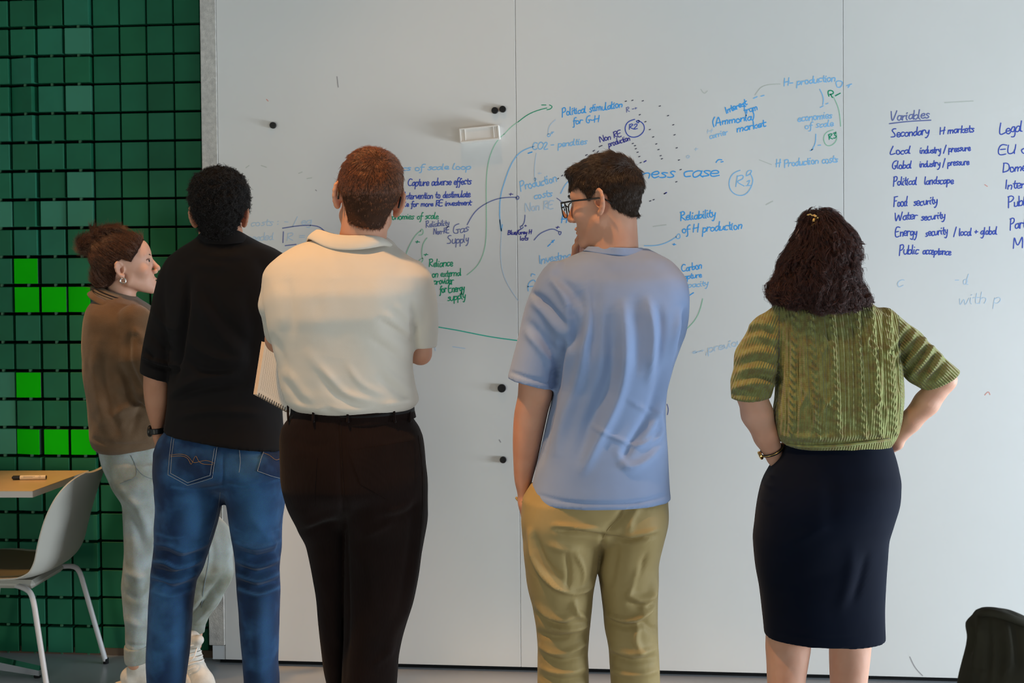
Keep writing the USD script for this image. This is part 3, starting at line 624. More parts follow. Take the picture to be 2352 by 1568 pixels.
    hand_prims(Ar, wr, (-1, .15, .25), (0, -1, .1), (0, 0, 1), [.5, .5, .55, .6])
    wl = p.L(760, 790, .31); Ar.chain([p.L(642, 680, .02), p.L(640, 780, .16), p.L(700, 800, .26), wl], [.045, .038, .034, .027], .012)
    hand_prims(Ar, wl, (1, .1, .1), (0, -1, 0), (0, 0, 1), [.4, .4, .45, .5])
    body = union([bm, hs, Ar.mesh(4)])
    p.put('body', body, m_skin1)
    hp = [(0.06, 0.10), (0.10, 0.12), (0.12, 0.22), (-0.2, 0.22), (-0.2, -0.06), (-0.078, -0.072), (-0.060, -0.066), (-0.044, -0.048), (-0.032, -0.018), (-0.028, 0.018), (-0.012, 0.038), (0.004, 0.03), (0.010, -0.008), (0.018, -0.006), (0.022, 0.04)]
    hair = hd.hair(hp, short_thick(.015, .010, .0015), rough=.005)
    hm = p.put('hair', hair, hair_mat('ginger_hair', (0.035, 0.016, 0.009), (0.05, 0.022, 0.012)))
    crown = hd.to((0.0, -0.075, 0.098))
    def flow(q, n):
        d = q - crown; r = np.linalg.norm(d, axis=1, keepdims=True); sw = np.cross(n, d / (r + 1e-6)) * np.exp(-r / .03); dn = np.array([0, 0, -1.0]) * np.clip(r / .12, 0, 1); return d / (r + 1e-6) + 0.9 * sw + 0.8 * dn
    S = strands(hair, 30000, flow, lambda q: np.where(q[:, 2] > hd.c[2] + .03, .026, .013), 7, .30, 5, .22)
    put_strands(p, 'hair_strands', S, .00062, strand_mat('ginger_strand', (0.058, 0.024, 0.012), (0.34, 0.115, 0.038)), hm)
    tip = hd.to([(0.079, 0.005, 0.022), (0.082, -0.02, 0.020), (0.079, -0.045, -0.008)])
    q = (hd.to([(-0.079, 0.005, 0.022), (-0.082, -0.02, 0.020), (-0.079, -0.045, -0.008)]))
    for e in (tip, q): p.put('spectacle_arm', tube(spline(e, 10), .0028, 8), m_glasses)
    for t0, t1 in ((p.L(780, 1815, .0), p.L(770, 1800, .26)), (p.L(838, 1818, -.07), p.L(850, 1800, .2))):
        t0[2] = t1[2] = 0; V = Vol(np.minimum(t0, t1) - .08, np.maximum(t0, t1) + .1, .007); p.put('shoe', shoe(V, t0, t1).mesh(4), m_shoe_dark)
build_ginger(A)

# ---------------------------------------------------------------- man in the grey blue tee, head turned to the left
m_tee = mat('tee_cotton', srgb(138, 158, 194), rough=0.9, spec=0.12, sheen=0.1, noise=(4, srgb(128, 148, 184)), bump=('noise', 450, 0.1, 0.001))
m_khaki = mat('khaki_cotton', srgb(158, 140, 94), rough=0.65, spec=0.3, sheen=0.05, noise=(6, srgb(148, 130, 84)), bump=('noise', 500, 0.1, 0.001))
B_ = Person(1385, 3.68, 'man in grey blue tee and khaki trousers, head turned left, hand at his chin')
def build_blue(p):
    tor = p.rows([(571, 1352, 1487, .015, .055), (582, 1324, 1508, .01, .072), (600, 1285, 1540, .005, .095), (620, 1258, 1560, 0, .11), (645, 1242, 1576, -.01, .125), (680, 1232, 1582, -.015, .135), (720, 1235, 1581, -.02, .142), (765, 1247, 1574, -.02, .145),
                  (800, 1258, 1561, -.02, .145), (850, 1270, 1544, -.015, .143), (900, 1270, 1530, -.01, .14), (960, 1257, 1528, -.01, .14), (1030, 1242, 1532, -.015, .145), (1090, 1228, 1535, -.02, .15), (1130, 1220, 1538, -.025, .152), (1146, 1217, 1540, -.025, .153)])
    slv = p.rows([(600, 1265, 1300, 0, .05), (620, 1246, 1308, 0, .07), (660, 1223, 1310, .0, .084), (700, 1206, 1306, 0, .088), (770, 1190, 1298, 0, .088), (820, 1177, 1287, 0, .09), (905, 1156, 1274, 0, .094)])
    V = vol_for([tor, slv], 0.005); V.loft(tor, 0, 2.3)
    V2 = V.like(); V2.loft(slv, 0, 2.1); a, b = p.L(1163, 867), p.L(1272, 893); V2.plane(a, (-(b[2] - a[2]) * -1, 0, -(b[0] - a[0])), .003)
    V.join(V2, 0.014); sh = V.mesh(6)
    sh = p.folds(sh, [(q_, w_, k_ * 1.7) for q_, w_, k_ in [([(1330, 665), (1338, 720), (1325, 775), (1300, 800)], 13, -9), ([(1305, 700), (1318, 745), (1308, 790)], 10, -8), ([(1285, 640), (1310, 665), (1330, 700)], 12, -6), ([(1265, 640), (1295, 680), (1312, 740)], 9, 6),
        ([(1230, 672), (1262, 705), (1300, 750)], 8, -7), ([(1222, 690), (1255, 725), (1292, 775)], 9, 5), ([(1215, 740), (1245, 775), (1283, 820)], 9, -5), ([(1208, 760), (1240, 800), (1275, 850)], 9, 5),
        ([(1290, 780), (1280, 840), (1273, 895)], 9, -14), ([(1280, 890), (1262, 960), (1245, 1040), (1235, 1070)], 10, -6),
        ([(1340, 690), (1345, 780), (1320, 900), (1290, 1000)], 13, 7), ([(1360, 640), (1366, 740), (1352, 830)], 12, -5), ([(1400, 720), (1408, 800), (1395, 880), (1360, 960), (1330, 1050)], 16, -9), ([(1430, 700), (1436, 800), (1424, 900), (1385, 990), (1340, 1080)], 13, 8),
        ([(1460, 690), (1468, 780), (1460, 860)], 13, -5), ([(1488, 690), (1500, 780), (1490, 880)], 10, 6), ([(1512, 700), (1520, 760), (1510, 840)], 10, -5), ([(1560, 720), (1552, 770), (1540, 830)], 9, 5), ([(1574, 705), (1572, 760), (1560, 800)], 8, -10), ([(1540, 840), (1522, 920), (1480, 1010)], 9, 5), ([(1520, 850), (1500, 930), (1455, 1010), (1425, 1060)], 11, -7),
        ([(1360, 980), (1420, 1008), (1470, 1022), (1500, 1000)], 5, 4), ([(1500, 930), (1520, 990), (1490, 1020)], 6, 4), ([(1420, 1040), (1440, 1070), (1480, 1060), (1520, 1020)], 10, 6), ([(1440, 915), (1480, 940), (1510, 950)], 6, 3), ([(1300, 900), (1290, 980), (1275, 1050)], 14, 5),
        ([(1240, 1137), (1300, 1152), (1385, 1157), (1470, 1152), (1530, 1136)], 4, -3), ([(1170, 853), (1220, 870), (1272, 880)], 4, -3), ([(1213, 668), (1232, 680), (1250, 700)], 5, -5), ([(1480, 590), (1530, 640), (1560, 700)], 24, 3)]], 2.5, (9, 9, 4), 11)
    tp = p.put('tee_shirt', sh, m_tee)
    top = [p.L(1352, 566, -.008), p.L(1385, 567, -.047), p.L(1420, 568, -.066), p.L(1455, 569, -.050), p.L(1475, 570, -.004), p.L(1460, 585, .06), p.L(1415, 596, .075), p.L(1368, 578, .05)]
    bot = [p.L(1343, 576, -.010), p.L(1383, 582, -.054), p.L(1420, 586, -.069), p.L(1460, 586, -.056), p.L(1492, 578, -.006), p.L(1470, 605, .07), p.L(1415, 620, .085), p.L(1355, 592, .06)]
    obj('neck_rib', band(top, bot, .0025, bulge=.0), m_tee, tp, smooth=True, world=False)
    pel = p.rows([(1110, 1222, 1528, -.012, .13), (1150, 1201, 1533, -.02, .14), (1190, 1201, 1531, -.022, .142), (1220, 1206, 1524, -.012, .125), (1245, 1222, 1508, .01, .085), (1270, 1250, 1485, .03, .04)])
    ll = p.rows([(1150, 1208, 1380, -.015, .13), (1200, 1200, 1388, -.02, .137), (1240, 1200, 1386, -.015, .13), (1300, 1205, 1374, -.006, .12), (1350, 1213, 1364, 0, .115), (1400, 1225, 1359, .005, .108), (1460, 1232, 1353, .01, .1), (1500, 1235, 1351, .01, .095), (1568, 1236, 1353, .01, .09), (1700, 1245, 1345, .02, .08), (1838, 1255, 1340, .02, .072)])
    rl = p.rows([(1150, 1388, 1525, -.015, .13), (1200, 1378, 1530, -.02, .135), (1250, 1376, 1522, -.012, .125), (1300, 1373, 1512, -.004, .115), (1370, 1382, 1510, .0, .108), (1440, 1390, 1510, .0, .1), (1500, 1400, 1512, .0, .09), (1568, 1403, 1515, 0, .085), (1700, 1410, 1505, .01, .078), (1838, 1415, 1500, .01, .07)])
    V = vol_for([pel, ll, rl], .0055); V.loft(pel, 0, 2.3); V.loft(ll, .025, 2.2); V2 = V.like(); V2.loft(rl, 0, 2.2); V2.loft(pel, .02, 2.3); V.join(V2, .006); tr = V.mesh(5)
    tr = p.folds(tr, [(q_, w_, k_ * 2.1) for q_, w_, k_ in [([(1385, 1230), (1383, 1262), (1376, 1300)], 7, -4), ([(1275, 1215), (1320, 1222), (1385, 1232)], 6, -7), ([(1270, 1207), (1320, 1212), (1370, 1216)], 7, 6), ([(1385, 1235), (1440, 1240), (1505, 1225)], 6, -7), ([(1430, 1230), (1470, 1228), (1510, 1217)], 7, 5), ([(1390, 1220), (1420, 1195), (1440, 1165)], 10, -5), ([(1445, 1225), (1450, 1190), (1468, 1165)], 9, 4),
        ([(1218, 1220), (1235, 1290), (1270, 1340), (1320, 1362)], 7, 9), ([(1228, 1230), (1252, 1290), (1290, 1330)], 8, -5), ([(1320, 1362), (1350, 1350), (1364, 1330)], 6, 5), ([(1235, 1390), (1260, 1412), (1290, 1420), (1330, 1408)], 8, 7), ([(1232, 1405), (1260, 1430), (1300, 1438)], 7, -7), ([(1318, 1380), (1325, 1405), (1345, 1420)], 7, 6), ([(1230, 1450), (1270, 1465), (1310, 1462)], 7, -6), ([(1262, 1440), (1310, 1445), (1350, 1435)], 7, 6),
        ([(1235, 1480), (1280, 1500), (1320, 1490), (1350, 1470)], 7, 6), ([(1240, 1500), (1290, 1520), (1345, 1505)], 7, -5), ([(1240, 1530), (1290, 1545), (1350, 1530)], 8, 5), ([(1237, 1550), (1295, 1562), (1350, 1552)], 7, -4),
        ([(1395, 1410), (1430, 1422), (1465, 1418), (1500, 1395)], 6, 7), ([(1395, 1425), (1440, 1440), (1490, 1425)], 8, -6), ([(1440, 1360), (1470, 1375), (1500, 1362)], 8, 6), ([(1440, 1385), (1480, 1392), (1508, 1378)], 7, -5), ([(1505, 1330), (1495, 1370), (1470, 1410)], 8, 5), ([(1465, 1430), (1460, 1470), (1475, 1500)], 8, 6), ([(1480, 1430), (1500, 1445), (1510, 1440)], 7, -4),
        ([(1400, 1480), (1445, 1498), (1508, 1488)], 8, 6), ([(1402, 1500), (1450, 1518), (1510, 1508)], 7, -5), ([(1405, 1535), (1450, 1548), (1512, 1538)], 8, 5), ([(1300, 1270), (1306, 1320), (1302, 1355)], 5, -3), ([(1322, 1270), (1340, 1310), (1338, 1340)], 5, 3), ([(1470, 1300), (1455, 1340), (1440, 1370)], 7, 5), ([(1485, 1270), (1470, 1310), (1450, 1350)], 7, -4), ([(1420, 1250), (1410, 1300), (1400, 1350)], 10, -3), ([(1260, 1250), (1290, 1260), (1330, 1262)], 9, 4)]], 5, (9, 9, 6), 17)
    trp = p.put('trousers', tr, m_khaki)
    obj('seam', p.seam(tr, [(1433, 1163), (1425, 1185), (1400, 1212), (1386, 1235)], .0014, .0), m_khaki, trp, smooth=True, world=False)
    pk = [p.L(1186, 1143, .055), p.L(1196, 1152, .02), p.L(1214, 1146, -.03), p.L(1222, 1130, -.06)]; obj('pocket_edge', tube(spline(pk, 14), .004, 8), m_khaki, trp, smooth=True, world=False)
    hd = Head(p.L(1394, 466, .0), rot(65, 10, 0), 1.0, .002); hs = hd.skin(p.L(1412, 592, .005), (.057, .068))
    Bv = vol_for([tor, pel, ll, rl], .008, extra=[p.L(1600, 900, .4), p.L(1250, 1850, .3)]); Bv.loft(shrink(tor, .034), 0); Bv.loft(shrink(pel, .045), .02); Bv.loft(shrink(ll, .036), .02); Bv.loft(shrink(rl, .036), .02); bm = Bv.mesh(4)
    arm = p.rows([(660, 1250, 1285, 0, .03), (760, 1212, 1268, 0, .034), (850, 1193, 1268, .0, .045), (895, 1190, 1271, .0, .05), (950, 1181, 1258, .005, .047), (1000, 1178, 1247, .012, .044), (1060, 1179, 1234, .022, .037), (1110, 1183, 1221, .03, .031), (1140, 1189, 1215, .035, .03), (1160, 1195, 1222, .037, .03)])
    Ar = vol_for([arm], .0045, .1); Ar.loft(arm, 0, 2.1); Ar.ell(p.L(1240, 902, -.035), (.022, .018, .026), .02)
    hand_prims(Ar, p.L(1203, 1148, .036), (.12, .12, -1), (1, 0, .1), (0, 1, 0), [.15, .15, .2, .25], .95)
    Ar2 = Vol(p.L(1280, 860, -.1), p.L(1640, 500, .5), .0035)
    wr = p.L(1345, 640, .13); Ar2.chain([p.L(1540, 660, .0), p.L(1500, 800, .2), p.L(1420, 720, .2), wr], [.045, .04, .036, .026], .012)
    # right hand: four fingers upright beside the chin
    hand_prims(Ar2, wr, (-.14, -.16, .55), (.55, -.5, .2), (.8, .3, .2), [.28, .30, .34, .4], .93, .03)
    body = union([bm, hs, Ar.mesh(4), Ar2.mesh(3)]); p.put('body', body, m_skin1)
    hp = [(0.090, 0.048), (0.112, 0.066), (0.128, 0.10), (0.12, 0.2), (-0.2, 0.2), (-0.2, -0.035), (-0.10, -0.045), (-0.088, -0.054), (-0.070, -0.050), (-0.046, -0.034), (-0.033, -0.012), (-0.030, 0.014), (-0.016, 0.034), (0.0, 0.034), (0.016, 0.016), (0.026, 0.014), (0.034, 0.034), (0.052, 0.052), (0.07, 0.052)]
    def ex(V): V.ell((0, .064, .098), (.052, .040, .022), .02)
    hair = hd.hair(hp, short_thick(.014, .010, .0035), extra=ex, rough=.010, scale=55); hm = p.put('hair', hair, hair_mat('brown_hair', (0.018, 0.011, 0.007), (0.025, 0.015, 0.010)))
    cr = hd.to((0, -.06, .11)); fw = hd.R @ np.array([0, 1.0, 0])
    def flow(q, n):
        d = q - cr; r = np.linalg.norm(d, axis=1, keepdims=True); topw = np.clip((q[:, 2:3] - hd.c[2] - .06) / .05, 0, 1); return topw * (fw + .3 * d / (r + 1e-6)) + (1 - topw) * (np.array([0, 0, -1.0]) - .25 * fw)
    S = strands(hair, 30000, flow, lambda q: np.where(q[:, 2] > hd.c[2] + .06, .026 - .014 * np.clip(((q - hd.c) @ fw - .03) / .06, 0, 1), .013), 8, .34, 5, .20)
    put_strands(p, 'hair_strands', S, .00062, strand_mat('brown_strand', (0.022, 0.0125, 0.0075), (0.062, 0.036, 0.022)), hm)
    br = hd.to([(-.044, .086, .033), (-.036, .094, .037), (-.022, .099, .035), (-.012, .100, .031)]); p.put('eyebrow', tube(spline(br, 12), [.0025 + .002 * math.sin(t) for t in np.linspace(.3, 3, 12)], 8), m_glasses)
    g = UsdGeom.Xform.Define(stage, numbered(str(p.root.GetPath()), 'glasses')).GetPrim(); data(g, label='black framed spectacles')
    for q in (-1, 1):
        rim = hd.to([(q * (.036 + .028 * math.copysign(abs(math.cos(t)) ** .75, math.cos(t))), .122 - .010 * abs(.036 + .028 * math.cos(t)) / .06, .005 + .0225 * math.copysign(abs(math.sin(t)) ** .8, math.sin(t)) - .003) for t in np.linspace(0, 2 * np.pi, 41)])
        obj('rim', tube(rim, .0017, 8, False), m_glasses, g, smooth=True, world=False)
        c = rim[:-1].mean(0); k = np.arange(40); obj('lens', trimesh.Trimesh(np.vstack([rim[:-1], [c]]), np.stack([k, (k + 1) % 40, np.full(40, 40)], 1), process=False), m_glass, g, world=False)
        obj('temple_arm', tube(spline(hd.to([(q * .064, .111, .020), (q * .076, .06, .017), (q * .080, .012, .012), (q * .080, -.018, .008), (q * .076, -.042, -.012)]), 24), .0024, 8), m_glasses, g, smooth=True, world=False)
    obj('bridge', tube(spline(hd.to([(-.009, .1215, .012), (0, .124, .016), (.009, .1215, .012)]), 9), .0017, 8), m_glasses, g, smooth=True, world=False)
    for t0, t1 in ((p.L(1297, 1845, .02), p.L(1290, 1840, .28)), (p.L(1458, 1845, .01), p.L(1470, 1840, .26))):
        t0[2] = t1[2] = 0; V = Vol(np.minimum(t0, t1) - .08, np.maximum(t0, t1) + .1, .007); p.put('shoe', shoe(V, t0, t1).mesh(4), m_shoe_dark)
build_blue(B_)

# ---------------------------------------------------------------- man in the black shirt and blue jeans
m_blackshirt = mat('black_shirt', (0.0068, 0.0056, 0.0058), rough=0.8, spec=0.16, sheen=0.03, bump=('noise', 420, 0.12, 0.001))
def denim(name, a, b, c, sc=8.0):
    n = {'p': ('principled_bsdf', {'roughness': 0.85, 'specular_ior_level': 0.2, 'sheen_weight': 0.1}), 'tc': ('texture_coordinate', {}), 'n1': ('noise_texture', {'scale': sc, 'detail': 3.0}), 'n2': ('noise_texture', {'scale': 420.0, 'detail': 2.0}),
         'r': ('rgb_ramp', {'ramp': [(0.3, a), (0.5, b), (0.85, c)]}), 'x': ('mix', {'mix_type': 'overlay', 'fac': 0.35}), 'b': ('bump', {'strength': 0.2, 'distance': 0.001}), 'at': ('attribute', {'attribute': 'wear_and_fold_light'}), 'm2': ('mix', {'mix_type': 'mix', 'color2': c})}
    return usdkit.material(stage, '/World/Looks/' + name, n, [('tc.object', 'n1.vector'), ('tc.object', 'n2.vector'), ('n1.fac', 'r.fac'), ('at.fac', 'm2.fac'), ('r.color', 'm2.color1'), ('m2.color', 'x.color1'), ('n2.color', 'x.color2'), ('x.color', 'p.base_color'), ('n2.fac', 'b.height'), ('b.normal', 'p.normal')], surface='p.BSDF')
def wear_and_fold_light(p, m, spots, lines=()):
    """Where the denim has worn pale: (px, py, radius x, radius y, strength). lines: fold ridges painted paler, standing in for light on them."""
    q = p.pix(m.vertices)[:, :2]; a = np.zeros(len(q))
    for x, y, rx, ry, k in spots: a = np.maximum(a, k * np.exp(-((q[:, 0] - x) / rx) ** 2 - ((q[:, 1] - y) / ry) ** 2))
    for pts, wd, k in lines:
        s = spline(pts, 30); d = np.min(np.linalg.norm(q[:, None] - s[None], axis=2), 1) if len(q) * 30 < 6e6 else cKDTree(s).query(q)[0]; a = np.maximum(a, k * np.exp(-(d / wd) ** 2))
    return {'wear_and_fold_light': np.repeat(a[:, None], 3, 1)}
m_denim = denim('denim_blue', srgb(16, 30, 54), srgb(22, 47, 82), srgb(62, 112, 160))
m_stitch = mat('stitch_tan', srgb(150, 112, 74), rough=0.8)
m_stitch2 = mat('stitch_pale', srgb(140, 150, 160), rough=0.8)
m_watch = mat('watch_black', (0.012, 0.013, 0.012), rough=0.4)
C_ = Person(505, 4.24, 'man with curly black hair in black shirt and blue jeans, hand in pocket')
def build_black(p):
    tor = p.rows([(535, 463, 555, .012, .055), (548, 446, 578, .01, .07), (562, 424, 606, .005, .085), (576, 404, 636, 0, .1), (596, 388, 655, -.005, .115), (622, 378, 668, -.01, .125), (660, 376, 676, -.015, .135), (710, 380, 676, -.02, .14), (780, 388, 668, -.015, .135), (850, 391, 655, -.01, .13), (920, 387, 646, -.005, .128), (975, 380, 648, -.012, .132), (1010, 373, 652, -.02, .14), (1050, 368, 658, -.025, .145)])
    slv = p.rows([(588, 392, 420, 0, .045), (610, 376, 432, 0, .062), (640, 363, 440, .0, .074), (690, 352, 432, 0, .08), (730, 345, 426, 0, .08), (780, 335, 416, 0, .08), (815, 328, 410, 0, .078), (890, 322, 398, 0, .074)])
    V = vol_for([tor, slv], .005, extra=[p.L(720, 900, 0)]); V.loft(tor, 0, 2.3); a, b = p.L(378, 985), p.L(655, 1028); V.plane((a + b) / 2, ((b[2] - a[2]), 0, -(b[0] - a[0])), .003)
    V2 = V.like(); V2.loft(slv, 0, 2.1); a, b = p.L(326, 853), p.L(395, 875); V2.plane(a, ((b[2] - a[2]), 0, -(b[0] - a[0])), .003); V.join(V2, .012)
    V.chain([p.L(648, 620, 0), p.L(672, 720, 0), p.L(678, 840, .05)], [p.r(36), p.r(40), p.r(38)], .02); sh = V.mesh(6)
    sh = p.folds(sh, [(q_, w_, k_ * 1.9) for q_, w_, k_ in [([(432, 640), (425, 720), (412, 800), (398, 870)], 9, -12), ([(440, 600), (480, 610), (530, 612)], 12, 3), ([(450, 680), (500, 760), (560, 820)], 14, 4), ([(470, 660), (520, 740), (580, 800)], 14, -4), ([(400, 900), (460, 870), (540, 860)], 10, 5), ([(395, 920), (460, 895), (560, 885)], 9, -5), ([(400, 960), (480, 945), (600, 950)], 10, 4), ([(420, 820), (470, 850), (530, 850)], 10, -5), ([(430, 780), (480, 815), (560, 830)], 11, 5),
        ([(560, 660), (580, 760), (570, 860)], 18, -4), ([(350, 700), (375, 740), (410, 760)], 9, 4), ([(343, 760), (370, 790), (405, 800)], 8, -4), ([(329, 828), (360, 842), (408, 852)], 5, -6), ([(329, 818), (360, 831), (410, 841)], 5, 6), ([(332, 805), (345, 815), (352, 830)], 5, -6), ([(440, 575), (500, 590), (560, 585)], 10, 4), ([(590, 590), (620, 650), (630, 740)], 14, -4)]], 4, (9, 9, 6), 23)
    sp = p.put('shirt', sh, m_blackshirt)
    top = [p.L(456, 542, .0), p.L(475, 530, -.045), p.L(507, 526, -.068), p.L(540, 528, -.05), p.L(560, 540, .0), p.L(545, 560, .06), p.L(507, 572, .085), p.L(470, 562, .06)]
    bot = [p.L(447, 560, .0), p.L(468, 558, -.064), p.L(507, 561, -.084), p.L(548, 558, -.068), p.L(572, 558, .0), p.L(555, 585, .09), p.L(507, 598, .115), p.L(460, 585, .09)]
    obj('collar', band(top, bot, .003, bulge=.002), m_blackshirt, sp, smooth=True, world=False)
    pel = p.rows([(965, 398, 630, -.012, .112), (985, 384, 634, -.014, .118), (1010, 366, 642, -.018, .128), (1040, 358, 655, -.025, .14), (1075, 357, 657, -.03, .147), (1100, 360, 652, -.02, .13), (1125, 375, 640, .0, .09), (1150, 400, 620, .02, .045)])
    ll = p.rows([(1040, 362, 505, -.022, .13), (1080, 358, 517, -.03, .145), (1120, 358, 515, -.022, .137), (1160, 360, 508, -.014, .125), (1200, 358, 498, -.01, .115), (1260, 355, 481, 0, .1), (1310, 349, 463, .01, .092), (1340, 347, 449, .01, .088), (1400, 342, 441, .0, .088), (1460, 340, 437, .0, .085), (1520, 338, 430, .01, .08), (1568, 340, 425, .01, .075), (1640, 346, 418, .02, .065), (1685, 350, 412, .02, .06)])
    rl = p.rows([(1040, 525, 652, -.022, .13), (1080, 515, 657, -.03, .143), (1120, 517, 655, -.022, .135), (1160, 524, 652, -.014, .123), (1200, 530, 648, -.01, .113), (1260, 538, 645, 0, .1), (1310, 543, 641, .01, .09), (1345, 545, 642, .01, .088), (1400, 550, 642, 0, .088), (1460, 554, 640, 0, .085), (1520, 559, 638, .01, .08), (1568, 562, 640, .01, .076), (1640, 568, 634, .02, .066), (1685, 572, 628, .02, .06)])
    V = vol_for([pel, ll, rl], .005); V.loft(pel, 0, 2.3); V.loft(ll, .02, 2.2); V2 = V.like(); V2.loft(rl, 0, 2.2); V2.loft(pel, .02, 2.3); V.join(V2, .006); tr = V.mesh(5)
    kn = []
    for x0, x1, y0, k in ((350, 480, 1255, 5), (348, 470, 1275, -5), (347, 462, 1295, 6), (346, 455, 1312, -6), (346, 450, 1328, 5), (345, 446, 1345, -5), (344, 443, 1362, 3), (540, 645, 1250, 5), (542, 645, 1272, -5), (543, 643, 1292, 6), (544, 642, 1310, -6), (545, 642, 1326, 6), (546, 643, 1342, -6), (548, 643, 1358, 4)):
        kn.append(([(x0, y0 - 6), (x0 + (x1 - x0) * .3, y0 + 4 * (-1) ** y0), ((x0 + x1) / 2, y0 + 7), (x1, y0 - 10)], 6.5, k * 2.3))
    tr = p.folds(tr, kn + [([(516, 1040), (517, 1080), (515, 1120)], 6, -8), ([(400, 1118), (450, 1124), (512, 1116)], 7, -5), ([(520, 1112), (570, 1116), (640, 1100)], 7, -5), ([(440, 1110), (480, 1090), (512, 1080)], 9, 3), ([(570, 1180), (610, 1230), (640, 1280)], 10, 4), ([(380, 1180), (410, 1240), (430, 1290)], 12, 4), ([(625, 1210), (640, 1250), (640, 1300)], 8, -5), ([(410, 1400), (400, 1470), (410, 1560)], 14, 4), ([(600, 1390), (590, 1470), (600, 1560)], 14, 4)], 4, (9, 9, 7), 31)
    trp = p.put('jeans', tr, m_denim, attr=wear_and_fold_light(p, tr, [(450, 1190, 32, 70, .75), (590, 1170, 38, 75, .75), (470, 1085, 60, 30, .5), (590, 1060, 50, 40, .5), (410, 1480, 20, 110, .55), (610, 1460, 18, 110, .5), (420, 1330, 26, 30, .3), (600, 1330, 26, 30, .3)], [(q_, 4.5, .38 + .12 * math.sin(q_[0][1])) for q_, w_, k_ in kn if k_ > 0] + [([(395, 1118), (450, 1124), (508, 1116)], 4, .4), ([(525, 1112), (570, 1117), (640, 1102)], 4, .4), ([(360, 1225), (400, 1235), (440, 1228)], 4, .35), ([(540, 1215), (590, 1228), (640, 1215)], 4, .35)]))  # spots are worn denim; the lines paint in light along the folds
    st = lambda q, mt, r=.0009, off=.0006: obj('stitching', p.seam(tr, q, r, off, 30, 5), mt, trp, smooth=True, world=False)
    for tp_, lo_ in (([(396, 1003), (499, 1027)], [(387, 1090), (431, 1113), (488, 1096)]), ([(606, 1032), (650, 1030)], [(590, 1082), (620, 1094), (648, 1098)])): obj('pocket', p.pocket(tr, tp_, lo_, .0022), m_denim, trp, smooth=40, world=False)
    for q in ([(396, 1003), (390, 1050), (387, 1090), (431, 1113), (488, 1096), (499, 1027)], [(401, 1008), (395, 1050), (393, 1087), (431, 1107), (483, 1091), (493, 1030)], [(606, 1035), (599, 1055), (591, 1082), (620, 1092), (645, 1098)]): obj('stitching', tube(p.on(tr, np.vstack([np.linspace(q[i], q[i + 1], 6) for i in range(len(q) - 1)]), .0030), .0009, 5), m_stitch2, trp, world=False)
    for q in ([(391, 1046), (420, 1044), (436, 1052), (446, 1062), (470, 1058), (492, 1064)], [(392, 1050), (418, 1048), (434, 1056), (440, 1066), (450, 1048), (458, 1060), (490, 1067)], [(603, 1040), (620, 1048), (632, 1056), (645, 1052)]): obj('stitching', tube(p.on(tr, spline(q, 40), .0030), .0009, 5), m_stitch, trp, world=False)
    st([(549, 1030), (552, 1060), (549, 1085)], m_stitch2); st([(506, 1130), (498, 1180), (480, 1240)], m_stitch2, .0006)
    hd = Head(p.L(505, 497, 0), rot(4, 0, 0), 1.0, .0028); hs = hd.skin(p.L(507, 575, .005), (.056, .063))
    Bv = vol_for([tor, pel, ll, rl], .008, extra=[p.L(760, 900, .3), p.L(500, 1740, .3)]); Bv.loft(shrink([r for r in tor if r[0] > p.L(500, 1010)[2]], .036), 0); Bv.loft(shrink(pel, .035), .02); Bv.loft(shrink(ll, .034), .02); Bv.loft(shrink(rl, .034), .02)
    Bv.chain([p.L(648, 620, 0), p.L(672, 720, 0), p.L(676, 830, .06), p.L(640, 880, .2)], [.035, .04, .036, .03], .02); bm = Bv.mesh(4)
    arm = p.rows([(640, 378, 428, 0, .04), (760, 350, 405, 0, .045), (840, 332, 394, 0, .042), (877, 330, 392, 0, .042), (920, 333, 390, .005, .04), (955, 341, 385, .01, .036), (985, 350, 377, .015, .028), (1005, 355, 378, .018, .028)])
    Ar = vol_for([arm], .0045, .1); Ar.loft(arm, 0, 2.1); Ar.ell(p.L(358, 872, -.03), (.02, .016, .024), .02); hand_prims(Ar, p.L(366, 995, .017), (.13, .1, -1), (1, 0, .1), (0, 1, 0), [.2, .2, .25, .3], .95)
    hr = p.L(640, 880, .2); Ar2 = Vol(hr - .16, hr + .2, .005); Ar2.cone(p.L(672, 840, .08), hr, .036, .026, .01); hand_prims(Ar2, hr, (-1, .2, 0), (0, -1, 0), (0, 0, 1), [.3, .3, .35, .4])
    p.put('body', union([bm, hs, Ar.mesh(4), Ar2.mesh(3)]), m_skin2)
    wt = p.L(362, 988, .016); th = np.linspace(0, 2 * np.pi, 33); ax = np.array([.09, 0, -1]); ax /= np.linalg.norm(ax); e1 = np.array([1, 0, .09]); e1 /= np.linalg.norm(e1); e2 = np.array([0, 1.0, 0])
    top = np.array([wt + e1 * math.cos(t) * .0215 + e2 * math.sin(t) * .032 for t in th[:-1]]); wp = p.put('watch', band(top - ax * .009, top + ax * .009, .0035), m_watch, label='black wrist watch')
    obj('watch_case', lathe([(0, -.005), (.017, -.005), (.019, -.002), (.019, .003), (.016, .006), (0, .006)], 24).apply_transform(trimesh.transformations.translation_matrix(wt + e1 * -.024) @ trimesh.transformations.rotation_matrix(-math.pi / 2, [0, 1, 0])), m_watch, wp, smooth=30, world=False)
    hp = [(0.086, 0.06), (0.11, 0.10), (0.12, 0.22), (-0.2, 0.22), (-0.2, -0.06), (-0.08, -0.07), (-0.055, -0.058), (-0.040, -0.034), (-0.033, -0.01), (-0.03, 0.016), (-0.012, 0.036), (0.004, 0.03), (0.010, -0.02), (0.022, -0.02), (0.026, 0.03), (0.05, 0.05)]
    hair = hd.hair(hp, short_thick(.034, .022, .007), rough=.022, scale=70); hm = p.put('hair', hair, hair_mat('black_hair', (0.0045, 0.0038, 0.0036), (0.008, 0.0065, 0.006), .5))
